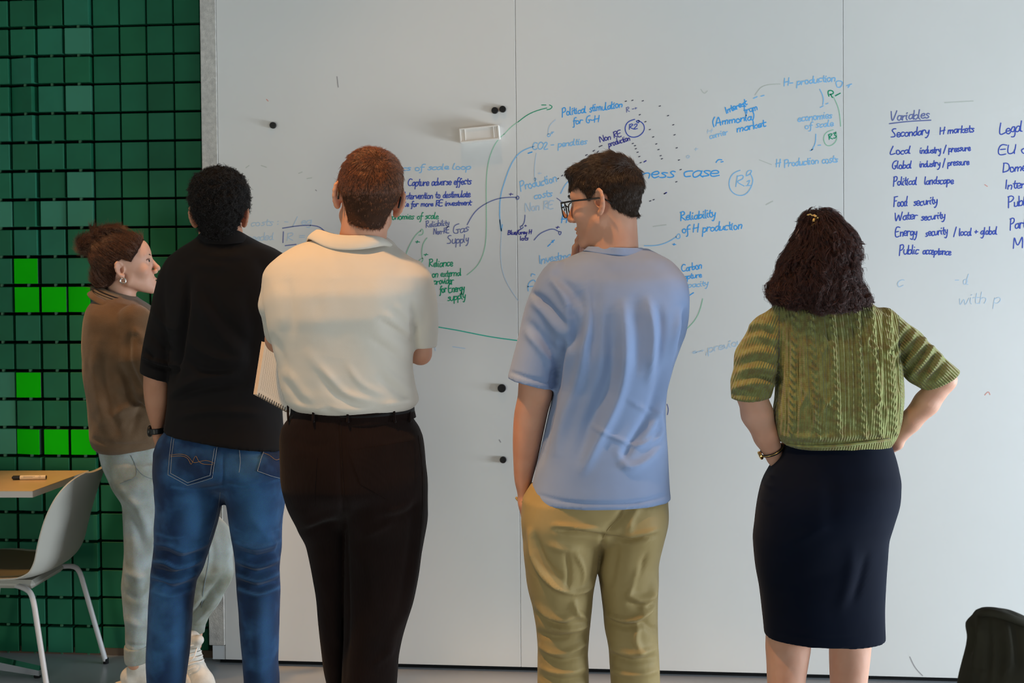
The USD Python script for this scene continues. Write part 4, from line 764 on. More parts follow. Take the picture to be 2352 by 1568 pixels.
    rg = np.random.default_rng(4); S = strands(hair, 9000, lambda q, n: rg.normal(0, 1, q.shape), .012, 9, 1.0, 9, .4); ph = rg.uniform(0, 6.28, len(S)); tt = np.linspace(0, 1, 9)[None, :, None]
    wob = np.stack([np.cos(ph[:, None] + 9 * tt[:, :, 0]), np.sin(ph[:, None] + 9 * tt[:, :, 0]), np.cos(1.7 * ph[:, None] + 8 * tt[:, :, 0])], -1) * .0028 * tt; put_strands(p, 'hair_strands', S + wob, .0009, strand_mat('black_strand', (0.004, 0.0035, 0.0035), (0.012, 0.010, 0.009)), hm, .6)
    for t0, t1 in ((p.L(382, 1730, .0), p.L(372, 1720, .26)), (p.L(602, 1730, .0), p.L(612, 1720, .26))):
        t0[2] = t1[2] = 0; V = Vol(np.minimum(t0, t1) - .08, np.maximum(t0, t1) + .1, .007); p.put('shoe', shoe(V, t0, t1).mesh(4), m_shoe_dark)
build_black(C_)

# ---------------------------------------------------------------- woman in the olive cable-knit sweater, hands on her hips
def knit(name, a, b, c):
    n = {'p': ('principled_bsdf', {'roughness': 0.95, 'specular_ior_level': 0.1, 'sheen_weight': 0.25}), 'at': ('attribute', {'attribute': 'knit'}), 'sp': ('separate_color', {}), 'tc': ('texture_coordinate', {}), 'n1': ('noise_texture', {'scale': 55.0, 'detail': 4.0}), 'r': ('rgb_ramp', {'ramp': [(0.25, a), (0.5, b), (0.78, c)]}),
         'm': ('math', {'math_type': 'multiply', 'value2': 1.0}), 's': ('math', {'math_type': 'sine'}), 'h': ('math', {'math_type': 'multiply_add', 'value2': 0.5, 'value3': 0.5}), 'mz': ('math', {'math_type': 'multiply', 'value2': 1.0}), 'sz': ('math', {'math_type': 'sine'}), 'hh': ('math', {'math_type': 'multiply_add', 'value2': 0.05}), 'b': ('bump', {'strength': 1.0, 'distance': 0.0032})}
    return usdkit.material(stage, '/World/Looks/' + name, n, [('tc.object', 'n1.vector'), ('n1.fac', 'r.fac'), ('r.color', 'p.base_color'), ('at.color', 'sp.color'), ('sp.r', 'm.value1'), ('m.value', 's.value1'), ('s.value', 'h.value1'), ('sp.g', 'mz.value1'), ('mz.value', 'sz.value1'), ('sz.value', 'hh.value1'), ('h.value', 'hh.value3'), ('hh.value', 'b.height'), ('b.normal', 'p.normal')], surface='p.BSDF')
m_knit = knit('olive_knit', srgb(124, 108, 66), srgb(130, 132, 78), srgb(146, 156, 100))
m_skirt = mat('navy_jersey', (0.0013, 0.0044, 0.0150), rough=0.85, spec=0.1, sheen=0.04, noise=(5, (0.0010, 0.0034, 0.0120)), bump=('noise', 500, 0.08, 0.001))
D_ = Person(1895, 3.68, 'woman in olive cable-knit sweater and navy skirt, hands on hips, seen from behind')
def build_knit(p):
    tor = p.rows([(672, 1835, 1950, .02, .06), (690, 1802, 1990, .012, .075), (705, 1780, 2010, .005, .09), (725, 1770, 2038, 0, .105), (748, 1772, 2052, -.005, .115), (790, 1785, 2062, -.015, .13), (850, 1787, 2069, -.02, .138), (900, 1783, 2072, -.022, .142), (950, 1777, 2067, -.018, .143), (985, 1780, 2060, -.012, .14), (1008, 1790, 2050, -.012, .134), (1020, 1806, 2042, -.01, .126)])
    V = vol_for([tor], .0031, .1, extra=[p.L(1670, 940, -.1), p.L(2200, 920, .1)]); V.loft(tor, 0, 2.3)
    V2 = V.like(); V2.chain([p.L(1806, 722, 0), p.L(1768, 768, -.005), p.L(1742, 826, -.015), p.L(1727, 880, -.025), p.L(1722, 925, -.025)], [p.r(34), p.r(47), p.r(53), p.r(47), p.r(43)], .012); a, b = p.L(1683, 914), p.L(1765, 911); V2.plane(a, ((b[2] - a[2]), 0, -(b[0] - a[0])), .006); V.join(V2, .012)
    V3 = V.like(); V3.chain([p.L(2030, 742, 0), p.L(2078, 795, -.01), p.L(2118, 838, -.025), p.L(2172, 880, -.035)], [p.r(36), p.r(44), p.r(46), p.r(42)], .012); a, b = p.L(2112, 897), p.L(2190, 852); V3.plane(a, (.5, 0, -.87), .006); V.join(V3, .012)
    sh = V.mesh(4)
    S = []
    for y0, k in ((742, 5), (756, -6), (772, 6), (788, -6), (806, 7), (824, -8), (842, 8), (860, -9), (878, 7), (893, -5)): S.append(([(1760 - (y0 - 740) * .42, y0 + 14), (1730, y0 - 6 + 10), (1782, y0 + 4)], 7, k) if False else ([(1703 - (y0 - 780) * .22, y0 + 16), (1738, y0 + 2), (1786, y0 + 10)], 7, k))
    for i, k in enumerate((4, -6, 6, -8, 9, -9, 9, -8, 7, -6)):
        t = i / 9; cx, cy = 2060 + 92 * t, 775 + 78 * t; S.append(([(cx + 24, cy - 34), (cx + 4, cy - 2), (cx - 28, cy + 36)], 7, k))
    S += [([(1685, 912), (1722, 918), (1764, 908)], 7, 4), ([(2112, 886), (2150, 872), (2180, 850)], 7, 4), ([(1790, 770), (1792, 850), (1784, 930)], 9, -9), ([(2066, 800), (2070, 850), (2070, 900)], 8, -8), ([(1810, 760), (1812, 840), (1800, 960)], 10, 4), ([(1800, 700), (1770, 730), (1745, 770)], 9, 4), ([(1820, 705), (1790, 735), (1765, 785)], 8, -4), ([(2020, 725), (2046, 770), (2056, 830)], 9, -5),
          ([(1812, 1014), (1860, 1020), (1950, 1015), (2044, 1003)], 6, -6), ([(1795, 1000), (1860, 1004), (1950, 1000), (2052, 990)], 7, 4), ([(1810, 1023), (1860, 1028), (1950, 1024), (2044, 1012)], 5, 4)]
    # cables: pairs of ropes that run down the back, crossing
    def rope(cx, y0, y1, w, per, amp, ph=0):
        out, y = [], y0 + ph * 5
        while y < y1:
            x = np.interp(y, [y0, y1], cx); out.append(([(x - w * .8, y - per * .42), (x, y), (x + w * .8, y + per * .42)], 3.3, amp)); y += per * .9
        for s_ in (-1, 1): out.append(([(cx[0] + s_ * w * 1.45, y0), ((cx[0] + cx[1]) / 2 + s_ * w * 1.45, (y0 + y1) / 2), (cx[1] + s_ * w * 1.45, y1)], 2.6, -3.5))
        return out
    C = []
    for cx, ph in (((1828, 1818), 0), ((1922 - 12, 1928), .8), ((1968, 1985), 1.6), ((2040, 2055), .3), ((1862, 1880), 2.0), ((2000, 2020), .9)): C += rope(cx, 700, 1005, 8.0, 19, 8.0, ph)
    for pts in ([(1880, 735), (1886, 770), (1905, 790), (1912, 830), (1908, 870), (1912, 910), (1898, 930), (1890, 960), (1894, 1000)], [(1890, 735), (1893, 768), (1898, 795), (1886, 820), (1886, 880), (1890, 915), (1912, 935), (1918, 960), (1916, 1000)], [(2002, 735), (1998, 770), (1990, 790), (2005, 825), (2008, 870), (2010, 910), (2032, 935), (2034, 960), (2028, 1000)], [(1992, 735), (1990, 775), (2000, 800), (2018, 800), (2022, 850), (2020, 905), (2006, 935), (2004, 960), (2010, 1000)],
                [(1835, 760), (1840, 840), (1850, 900), (1865, 925), (1872, 960), (1862, 1000)], [(1850, 760), (1852, 850), (1856, 905), (1842, 930), (1838, 1000)]): C.append((pts, 4.6, 7.0))
    for x in (1898, 1940, 1950, 1960, 1978, 2028): C.append(([(x, 705), (x + 3, 850), (x + 6, 1000)], 2.6, -5.0))
    sh = p.folds(sh, [(a_, b_, c_ * (1.25 + .35 * math.sin(7 * a_[0][1]))) for a_, b_, c_ in S], 3.5, (12, 12, 9), 41); sh = p.folds(sh, C, 0)
    v = np.asarray(sh.vertices); q = p.pix(v)[:, :2]
    la, lb = np.array([1800, 715.]), np.array([1722, 925.]); ra, rb = np.array([2030, 735.]), np.array([2180, 880.])
    u = np.arctan2(v[:, 1] + .01, v[:, 0] - p.L(1925, 850)[0]); r0 = .17; kx = u * r0
    on_l = q[:, 0] < 1790 - np.clip((q[:, 1] - 700) * .02, 0, 5); on_r = (q[:, 0] - 2066 - np.clip((q[:, 1] - 800) * .02, -2, 4)) > 0
    dl = (lb - la) / np.linalg.norm(lb - la); dr = (rb - ra) / np.linalg.norm(rb - ra)
    al_l = ((q - la) @ dl) / p.s; al_r = ((q - ra) @ dr) / p.s; ac_r = ((q - ra) @ np.array([-dr[1], dr[0]])) / p.s; ac_l = ((q - la) @ np.array([-dl[1], dl[0]])) / p.s
    R_ = np.where(on_l, ac_l, np.where(on_r, ac_r, v[:, 0])) * (2 * np.pi / .0072); G_ = np.where(on_l, al_l, np.where(on_r, al_r, v[:, 2])) * (2 * np.pi / .0055)
    sp = p.put('sweater', sh, m_knit, attr={'knit': np.stack([R_, G_, np.zeros(len(v))], 1)})
    obj('rolled_hem', tube(p.on(sh, spline([(1808, 1019), (1860, 1025), (1950, 1021), (2042, 1009)], 40), .001), .0042, 8), m_knit, sp, smooth=True, world=False)
    sk = p.rows([(1005, 1812, 2038, -.01, .118), (1040, 1796, 2049, -.015, .14), (1075, 1769, 2058, -.022, .152), (1110, 1752, 2063, -.032, .163), (1150, 1743, 2060, -.037, .168), (1200, 1737, 2046, -.03, .16), (1240, 1733, 2036, -.02, .15), (1290, 1736, 2033, -.01, .138), (1350, 1745, 2031, 0, .125), (1410, 1752, 2030, .005, .112), (1466, 1758, 2031, .005, .105)])
    V = vol_for([sk], .0055); V.loft(sk, 0, 2.3); a, b = p.L(1757, 1459), p.L(2031, 1473); V.plane((a + b) / 2, ((b[2] - a[2]), 0, -(b[0] - a[0])), .004); km = V.mesh(6)
    km = p.folds(km, [([(1758, 1082), (1764, 1090), (1780, 1096)], 6, 5), ([(1750, 1108), (1760, 1116), (1780, 1122)], 6, 5), ([(1744, 1145), (1756, 1152), (1775, 1156)], 6, 4), ([(1900, 1080), (1910, 1160), (1900, 1220)], 22, -4), ([(1990, 1270), (1975, 1330), (1960, 1380)], 9, -4), ([(1960, 1260), (1950, 1330), (1930, 1400)], 14, 4), ([(1800, 1250), (1850, 1230), (1920, 1190)], 16, 3), ([(1780, 1350), (1860, 1330), (1960, 1300)], 20, -2), ([(1760, 1448), (1830, 1463), (1930, 1466), (2028, 1458)], 4, -2)], 2.5, (7, 7, 5), 7)
    p.put('skirt', km, m_skirt)
    ll = p.rows([(1400, 1760, 1868, .01, .062), (1440, 1760, 1864, .015, .06), (1480, 1759, 1862, .018, .06), (1520, 1761, 1856, .012, .06), (1568, 1763, 1848, .008, .06), (1640, 1768, 1838, .012, .054), (1720, 1776, 1826, .02, .042), (1790, 1782, 1820, .025, .034), (1840, 1781, 1822, .03, .036)])
    rl = p.rows([(1400, 1898, 2003, .01, .062), (1440, 1903, 2002, .015, .06), (1480, 1905, 2000, .018, .06), (1520, 1906, 1996, .012, .06), (1568, 1908, 1990, .008, .06), (1640, 1912, 1982, .012, .054), (1720, 1920, 1972, .02, .042), (1790, 1927, 1966, .025, .034), (1840, 1926, 1968, .03, .036)])
    hd = Head(p.L(1882, 594, .01), rot(0, 0, 0), .96, .004); hs = hd.skin(p.L(1895, 715, .01), (.05, .056))
    Bv = vol_for([tor, sk, ll, rl], .007, .08); Bv.loft(shrink(tor, .026), 0); Bv.loft(shrink(sk, .022), .02); Bv.loft(ll, .02, 2.1); Bv.loft(rl, .02, 2.1)
    for fx in (1801, 1947):
        f0 = p.L(fx, 1840, .03); f0[2] = .03; Bv.cone(f0 + (0, -.03, .005), f0 + (0, .13, .0), .03, .026, .03)
    bm = Bv.mesh(5)
    Ar = Vol(p.L(1640, 1120, -.16), p.L(1900, 690, .24), .004)
    wr = p.L(1778, 1044, .0); Ar.chain([p.L(1800, 725, 0), p.L(1742, 850, -.02), p.L(1727, 906, -.03), p.L(1739, 950, -.025), p.L(1760, 1002, -.012), wr], [.030, .034, .041, .043, .034, .026], .012)
    hand_prims(Ar, wr, (.62, .62, -.42), (.75, -.55, .1), (0, .3, .9), [.25, .25, .3, .35], .9)
    Ar2 = Vol(p.L(1960, 1100, -.16), p.L(2240, 700, .24), .004)
    w2 = p.L(2062, 1004, .0); Ar2.chain([p.L(2035, 742, 0), p.L(2120, 830, -.025), p.L(2170, 872, -.035), p.L(2128, 925, -.028), p.L(2090, 968, -.012), w2], [.030, .031, .031, .034, .029, .023], .012)
    hand_prims(Ar2, w2, (-.55, .7, -.45), (-.75, -.55, .1), (0, .3, .9), [.25, .25, .3, .35], .9)
    p.put('body', union([bm, hs, Ar.mesh(4), Ar2.mesh(4)]), m_skin3)
    # watch and bangle on the left wrist
    c = p.L(1771, 1031, -.006); ax = p.L(1760, 1002, -.012) - p.L(1778, 1044, .0); ax /= np.linalg.norm(ax); e2 = np.array([0, 1.0, 0]) - ax * ax[1]; e2 /= np.linalg.norm(e2); e1 = np.cross(e2, ax); th = np.linspace(0, 2 * np.pi, 41)[:-1]
    ring = lambda r1, r2, o: np.array([c + ax * o + e1 * math.cos(t) * r1 + e2 * math.sin(t) * r2 for t in th])
    wp = p.put('watch', band(ring(.031, .031, .000), ring(.031, .031, -.008), .003), m_watch, label='black strap wrist watch with a gold case')
    obj('bangle', tube(np.vstack([ring(.034, .034, -.003), ring(.034, .034, -.003)[:2]]), .0014, 8, False), m_gold, wp, smooth=True, world=False, label='thin gold bangle')
    sd = -1 if (e1[0] > 0) else 1; cc = c + e1 * sd * .034 - ax * .004; T = np.eye(4); T[:3, 2] = e1 * sd; T[:3, 0] = ax; T[:3, 1] = np.cross(e1 * sd, ax); T[:3, 3] = cc
    obj('watch_case', lathe([(0, -.004), (.011, -.004), (.0125, -.001), (.0125, .003), (.010, .005), (0, .005)], 24).apply_transform(T), m_gold, wp, smooth=30, world=False, label='gold watch case')
    # hair: a dark mass to the shoulders, then curls
    hr = p.rows([(485, 1866, 1898, .02, .03), (495, 1854, 1917, .015, .055), (511, 1845, 1931, .01, .078), (536, 1835, 1949, .0, .10), (570, 1816, 1955, -.005, .115), (605, 1801, 1954, -.01, .122), (640, 1789, 1961, -.012, .126), (670, 1778, 1980, -.014, .13), (688, 1783, 1987, -.014, .125), (698, 1830, 1955, -.014, .115)])
    V = vol_for([hr], .005); V.loft(hr, 0, 2.2); hm0 = V.mesh(4); v = np.asarray(hm0.vertices); hm0 = trimesh.Trimesh(v + normals(hm0) * ((meshkit.fbm(v * 26, 3, 3) - .5) * .034)[:, None], hm0.faces, process=False)
    hm = p.put('hair', hm0, hair_mat('dark_curly_hair', (0.0075, 0.0042, 0.004), (0.016, 0.0055, 0.0045), .5))
    rg = np.random.default_rng(12); a = hm0.area_faces; fc = hm0.triangles_center; hv = np.asarray(hm0.vertices); hn = normals(hm0); nn = hn[hm0.faces[:, 0]]; kt = cKDTree(hv)
    w = a * np.where(nn[:, 1] < .5, 1, .2); out = []; top = p.L(1880, 490)[2]; bot_z = p.L(1880, 700)[2]; part = p.L(1872, 512, -.04); t = np.linspace(0, 1, 16)
    for n_, i in enumerate(rg.choice(len(a), 2100, p=w / w.sum())):
        s0, n0 = fc[i], nn[i]; low = np.clip((top - s0[2]) / .26, 0, 1); d = np.array([0, 0, -1.0]); curl = low > .2 + .1 * rg.random()
        if low < .4: d = d * .8 + (s0 - part) * np.array([9, 5, 4]) * (1 - low)
        d -= n0 * (d @ n0); d /= np.linalg.norm(d) + 1e-6; L = rg.uniform(.06, .11); L = min(L, max(.03, s0[2] - bot_z)); c0 = s0 + d * (t * L)[:, None]; j = kt.query(c0)[1]; c0 = .25 * c0 + .75 * hv[j]
        nb_, sd = hn[j], np.cross(hn[j], d); R = (rg.uniform(.006, .013) * (.5 + .6 * low)) if curl else .0012; ph = rg.uniform(0, 6.28); tw = rg.choice([-1, 1]) * L / .05 * rg.uniform(4.5, 7.5); wv = np.minimum(1, 2.2 * t); lift = rg.uniform(.0, .006)
        for k in range(11):
            o1, o2 = rg.normal(0, .0026, 2); ang = ph + tw * t * rg.uniform(.85, 1.15) + rg.normal(0, .25); Rk = R * rg.uniform(.85, 1.15); fly = (k == 0 and rg.random() < .12) * rg.uniform(.004, .014)
            out.append(c0 + sd * (o1 + Rk * wv * np.cos(ang))[:, None] + nb_ * (o2 + lift + Rk * .8 * wv * (np.sin(ang) + .3) + fly * t)[:, None])
    ws = np.concatenate([np.linspace(.0007, .0005, 16)] * len(out)); curves('curls', [p.world(q) for q in out], ws, strand_mat('dark_curl', (0.006, 0.0035, 0.0035), (0.075, 0.018, 0.011), .65), hm)
    b = p.L(1870, 512, -.085); V = Vol(b - .06, b + .06, .0018)
    for i in range(9): V.ell(b + np.array([.006 * math.sin(i * 1.9) + .002 * (i < 3), -.004 - .002 * math.cos(i * 2.3), .012 - .0042 * i]), (.005, .004, .0036), .0015)
    for i in range(4): V.ell(b + np.array([-.018 + .006 * i, -.002, .016 + .002 * math.sin(i * 2)]), (.004, .003, .0026), .001)
    cm = V.mesh(1); dv = (p.on(hm0, [(1872, 508)], .004)[0] - b); p.put('hair_clip', trimesh.Trimesh(cm.vertices + dv, cm.faces, process=False), m_gold, label='gold hair clip')
    for fx in (1801, 1947):
        t0 = p.L(fx, 1840, -.035); t1 = t0 + (0, .25, 0); t0[2] = t1[2] = 0; V = Vol(np.minimum(t0, t1) - .08, np.maximum(t0, t1) + .1, .007); p.put('shoe', shoe(V, t0, t1, .04, .05).mesh(4), m_shoe_dark)
build_knit(D_)

# ---------------------------------------------------------------- woman with a hair bun, in the brown sweater, standing at the tile wall
m_brownknit = mat('brown_knit', srgb(104, 84, 64), rough=0.95, spec=0.1, sheen=0.2, noise=(18, srgb(92, 72, 52), 5.0), bump=('noise', 300, 0.35, 0.002))
m_collar = mat('collar_rib', srgb(112, 100, 86), rough=0.95, spec=0.1, bump=('x', 120, 0.3, 0.001)); m_darktrim = mat('dark_trim', (0.010, 0.007, 0.007), rough=0.9)
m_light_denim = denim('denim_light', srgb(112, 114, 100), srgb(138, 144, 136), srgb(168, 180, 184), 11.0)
E_ = Person(300, 4.78, 'woman with auburn hair bun in a brown sweater and pale jeans, in profile')
def build_bun(p):
    tor = p.rows([(668, 240, 292, .01, .055), (682, 225, 312, .005, .09), (700, 211, 335, 0, .14), (720, 204, 356, 0, .18), (745, 200, 374, 0, .195), (790, 197, 388, 0, .2), (850, 200, 388, 0, .19), (900, 206, 386, 0, .185), (960, 210, 386, 0, .18), (1000, 213, 382, 0, .175), (1020, 220, 374, 0, .165), (1031, 234, 362, 0, .15)])
    V = vol_for([tor], .005, .08, extra=[p.L(460, 960, -.2)]); V.loft(tor, 0, 2.2)
    V.chain([p.L(310, 738, -.15), p.L(326, 820, -.165), p.L(350, 895, -.15), p.L(420, 880, -.10)], [.062, .068, .06, .05], .02); sh = V.mesh(6)
    sh = p.folds(sh, [(q_, w_, k_ * 1.7) for q_, w_, k_ in [([(300, 765), (292, 815), (305, 860), (330, 900)], 9, -8), ([(302, 760), (318, 765), (330, 790)], 9, 5), ([(235, 800), (240, 880), (262, 960), (270, 1000)], 12, -6), ([(220, 790), (222, 880), (240, 980)], 12, 5), ([(268, 780), (272, 850), (290, 930)], 12, 4), ([(330, 905), (318, 950), (300, 1000)], 10, -6), ([(260, 960), (285, 940), (310, 930)], 10, 5), ([(285, 985), (305, 960), (325, 950)], 8, -4), ([(215, 1008), (270, 1022), (340, 1018)], 5, -4), ([(345, 910), (342, 960), (340, 1010)], 9, 5)]], 6, (10, 10, 7), 51)
    sp = p.put('sweater', sh, m_brownknit)
    def ring(y0, rx, ry, tilt, x0, n=12): return [p.L(x0, y0, 0) + np.array([rx * math.cos(t), ry * math.sin(t), -tilt * math.cos(t)]) for t in np.linspace(0, 2 * np.pi, n + 1)[:-1]]
    obj('collar', band(ring(668, .060, .060, .020, 270), ring(692, .086, .098, .040, 274), .005, bulge=.006), m_collar, sp, smooth=True, world=False)
    for yy, rr in ((677, .073), (683, .080)): obj('collar_stripe', tube(np.array(ring(yy, rr + .007, rr + .013, .030, 272, 48) + ring(yy, rr + .007, rr + .013, .030, 272, 48)[:1]), .0024, 6, False), m_darktrim, sp, smooth=True, world=False)
    obj('collar', band(ring(690, .088, .102, .040, 273), ring(706, .104, .128, .050, 276), .005, bulge=.008), m_brownknit, sp, smooth=True, world=False)
    obj('zip_tape', tube(spline([p.L(306, 700, -.09), p.L(318, 708, -.075), p.L(330, 722, -.05), p.L(338, 742, -.03)], 16), .004, 8), m_darktrim, sp, smooth=True, world=False)
    pel = p.rows([(1012, 234, 372, 0, .15), (1035, 234, 378, 0, .16), (1060, 241, 386, 0, .168), (1100, 260, 394, .0, .165), (1135, 280, 396, .01, .14), (1160, 310, 390, .02, .08)])
    la = p.rows([(1060, 246, 384, -.045, .115), (1100, 259, 382, -.05, .112), (1140, 277, 374, -.05, .105), (1160, 284, 371, -.05, .1), (1200, 289, 368, -.05, .096), (1260, 290, 365, -.05, .092), (1300, 286, 362, -.05, .088), (1340, 284, 360, -.05, .088), (1400, 287, 354, -.05, .085), (1450, 290, 350, -.05, .082), (1485, 291, 347, -.05, .08)])
    cu = p.rows([(1476, 289, 350, -.05, .086), (1500, 289, 349, -.05, .086), (1514, 291, 347, -.05, .084)])
    V = vol_for([pel, la, cu], .0055, .1, extra=[p.L(560, 1450, .15)]); V.loft(pel, 0, 2.2); V.loft(la, .02, 2.1); V2 = V.like()
    V2.chain([p.L(345, 1100, .06), p.L(410, 1175, .07), p.L(466, 1250, .06), p.L(470, 1312, .06), p.L(461, 1368, .06), p.L(453, 1412, .06), p.L(452, 1440, .06)], [.10, .102, .104, .098, .070, .036, .026], .03); V.join(V2, .015); 
    tr = V.mesh(4)
    tr = p.folds(tr, [(q_, w_, k_ * 1.9) for q_, w_, k_ in [([(262, 1105), (300, 1150), (330, 1160)], 10, 4), ([(285, 1150), (310, 1200), (330, 1260)], 12, -5), ([(300, 1140), (330, 1200), (345, 1260)], 12, 5), ([(300, 1280), (320, 1340), (325, 1420)], 14, 4), ([(440, 1420), (480, 1370), (520, 1320)], 8, -10), ([(450, 1428), (492, 1378), (526, 1325)], 7, 7), ([(470, 1200), (490, 1260), (480, 1330)], 9, -4), ([(290, 1478), (320, 1484), (348, 1478)], 4, -4), ([(500, 1190), (520, 1240), (515, 1300)], 10, 4), ([(440, 1395), (455, 1380), (470, 1370)], 7, 5), ([(292, 1310), (318, 1325), (345, 1318)], 9, 4), ([(290, 1360), (315, 1372), (350, 1365)], 8, -4), ([(288, 1420), (318, 1436), (350, 1428)], 9, 4), ([(440, 1300), (470, 1320), (510, 1310)], 10, 4)]], 9, (8, 8, 5), 61)
    trp = p.put('jeans', tr, m_light_denim, attr=wear_and_fold_light(p, tr, [(320, 1240, 25, 60, .5), (500, 1230, 30, 60, .5), (310, 1440, 25, 60, .4)]))
    V = vol_for([cu], .0045); V.loft(cu, 0, 2.1); obj('cuff', V.mesh(3), m_light_denim, trp, smooth=True, world=False, attr=None)
    V = Vol(p.L(420, 1470, -.02), p.L(490, 1400, .14), .004); V.cone(p.L(453, 1420, .06), p.L(451, 1454, .06), .034, .029, 0); V.plane(p.L(452, 1425, .06), (0, 0, 1)); V.plane(p.L(452, 1454, .06), (0, 0, -1)); obj('cuff', V.mesh(3), m_light_denim, trp, smooth=True, world=False)
    m_dk = mat('denim_shade_stitch', srgb(112, 124, 128), rough=0.9)
    for q in ([(275, 1110), (295, 1103), (312, 1092), (312, 1072), (300, 1045)], [(312, 1072), (328, 1090), (352, 1100)], [(284, 1104), (316, 1096)]): obj('stitching', p.seam(tr, q, .0012, .0004, 24, 5), m_dk, trp, smooth=True, world=False)
    obj('seam', p.seam(tr, [(480, 1232), (478, 1290), (468, 1350), (462, 1395)], .0022, .0004), m_dk, trp, smooth=True, world=False)
    hd = Head(p.L(287, 617, 0), rot(-80, -10, 0), 1.0, .0018, True, ear=.84); hs = hd.skin(p.L(280, 690, .0), (.044, .052))
    Bv = vol_for([tor, pel, la], .007, .08, extra=[p.L(540, 1560, .15)]); Bv.loft(shrink(tor, .036), 0); Bv.loft(shrink(pel, .035), .02); Bv.loft(shrink(la, .032), .02)
    Bv.chain([p.L(345, 1110, .06), p.L(466, 1255, .06), p.L(462, 1360, .06), p.L(453, 1440, .06), p.L(450, 1480, .06)], [.07, .06, .045, .02, .022], .02)
    Bv.chain([p.L(318, 1460, -.05), p.L(318, 1530, -.05), p.L(340, 1555, -.05)], [.04, .032, .028], .02); bm = Bv.mesh(4)
    Ar = Vol(p.L(250, 960, -.3), p.L(520, 690, .2), .005); w0 = p.L(450, 860, -.07); Ar.chain([p.L(312, 745, -.14), p.L(328, 820, -.155), p.L(350, 893, -.145), p.L(420, 875, -.09), w0], [.042, .04, .036, .032, .024], .01)
    hand_prims(Ar, w0, (1, .3, .3), (0, .8, .4), (0, 0, 1), [.3, .35, .4, .45], .9)
    p.put('body', union([bm, hs, Ar.mesh(4)]), m_skin3)
    for q in (-1, 1): ep = hd.to((q * .031, .0905, .0125)); s_ = trimesh.creation.icosphere(2, .0052); s_.apply_scale((1, 1, 1)); s_.apply_translation(ep); p.put('eye', s_, m_iris)
    for q in (-1, 1): p.put('eyebrow', tube(spline(hd.to([(q * .043, .082, .030), (q * .034, .092, .035), (q * .022, .098, .034), (q * .013, .099, .030)]), 12), [.0012 + .0016 * math.sin(t) for t in np.linspace(.3, 3, 12)], 8), mat('brow_brown', (0.05, 0.028, 0.018), rough=.8) if q < 0 else UsdShade.Material.Get(stage, '/World/Looks/brow_brown'))
    for q in (-1, 1): p.put('eyelash', tube(spline(hd.to([(q * .043, .083, .0165), (q * .036, .0925, .0195), (q * .028, .0955, .0195), (q * .020, .094, .0165)]), 12), .0010, 6), m_iris)
    m_lip = mat('lip', (0.42, 0.17, 0.13), rough=.45)
    p.put('lips', cat_([tube(spline(hd.to([(-.019, .0885, -.061), (-.010, .0985, -.0565), (0, .1015, -.057), (.010, .0985, -.0565), (.019, .0885, -.061)]), 20), [.001 + .0022 * math.sin(t) for t in np.linspace(.1, 3.04, 20)], 8), tube(spline(hd.to([(-.017, .0875, -.0625), (-.009, .0965, -.0665), (0, .0995, -.0675), (.009, .0965, -.0665), (.017, .0875, -.0625)]), 20), [.001 + .0026 * math.sin(t) for t in np.linspace(.1, 3.04, 20)], 8)]), m_lip)
    hp = [(0.060, 0.050), (0.076, 0.072), (0.088, 0.092), (0.092, 0.12), (0.09, 0.2), (-0.2, 0.2), (-0.2, -0.06), (-0.088, -0.056), (-0.058, -0.050), (-0.036, -0.036), (-0.022, 0.0), (-0.014, 0.028), (0.004, 0.037), (0.02, 0.028), (0.034, 0.020), (0.044, 0.034)]
    def ex(V): V.ell((0, -.075, -.02), (.052, .045, .05), .02)
    hair = hd.hair(hp, short_thick(.012, .012, .006), extra=ex, rough=.006, scale=60); hc = hair_mat('auburn_hair', (0.040, 0.016, 0.008), (0.020, 0.009, 0.006)); hm = p.put('hair', hair, hc)
    bn = p.L(208, 556, -.01); V = Vol(bn - .12, bn + .13, .003); V.ell(p.L(204, 562, -.01), (.040, .040, .036), 0); V.ell(p.L(228, 548, -.01), (.034, .04, .034), .01); V.cone(p.L(214, 528, -.015), p.L(218, 540, -.015), .012, .018, .006); V.ell(p.L(240, 532, -.02), (.03, .03, .016), .008); V.ell(p.L(262, 526, -.01), (.03, .035, .012), .008); V.ell(p.L(236, 575, -.01), (.03, .045, .035), .012)
    bm2 = V.mesh(3); v = np.asarray(bm2.vertices); bm2 = trimesh.Trimesh(v + normals(bm2) * ((meshkit.fbm(v * 60, 3, 2) - .5) * .012)[:, None], bm2.faces, process=False); bp = obj('bun', bm2, hc, hm, smooth=True, world=False)
    bc = p.L(214, 552, -.01); smt = strand_mat('auburn_strand', (0.030, 0.013, 0.008), (0.17, 0.064, 0.022))
    S = strands(hair, 16000, lambda q, n: (bc - q) / (np.linalg.norm(bc - q, axis=1, keepdims=True) + 1e-6),   .045, 3, .10, 6, .03); put_strands(p, 'hair_strands', S, .0006, smt, hm)
    ax = np.array([.2, 1.0, .3])
    S = strands(bm2, 8000, lambda q, n: np.cross(np.broadcast_to(ax, n.shape), n), .035, 5, .25, 7, .06); put_strands(p, 'hair_strands', S, .0006, smt, hm)
    er = hd.to((.079, -.003, -.033)); t = np.linspace(.2, 6.0, 24); p.put('earring', tube(np.array([er + np.array([.0085 * math.sin(u), -.004 + .004 * math.sin(u), -.008 + .0095 * math.cos(u)]) for u in t]), .0027, 8), m_silver, label='silver hoop earring')
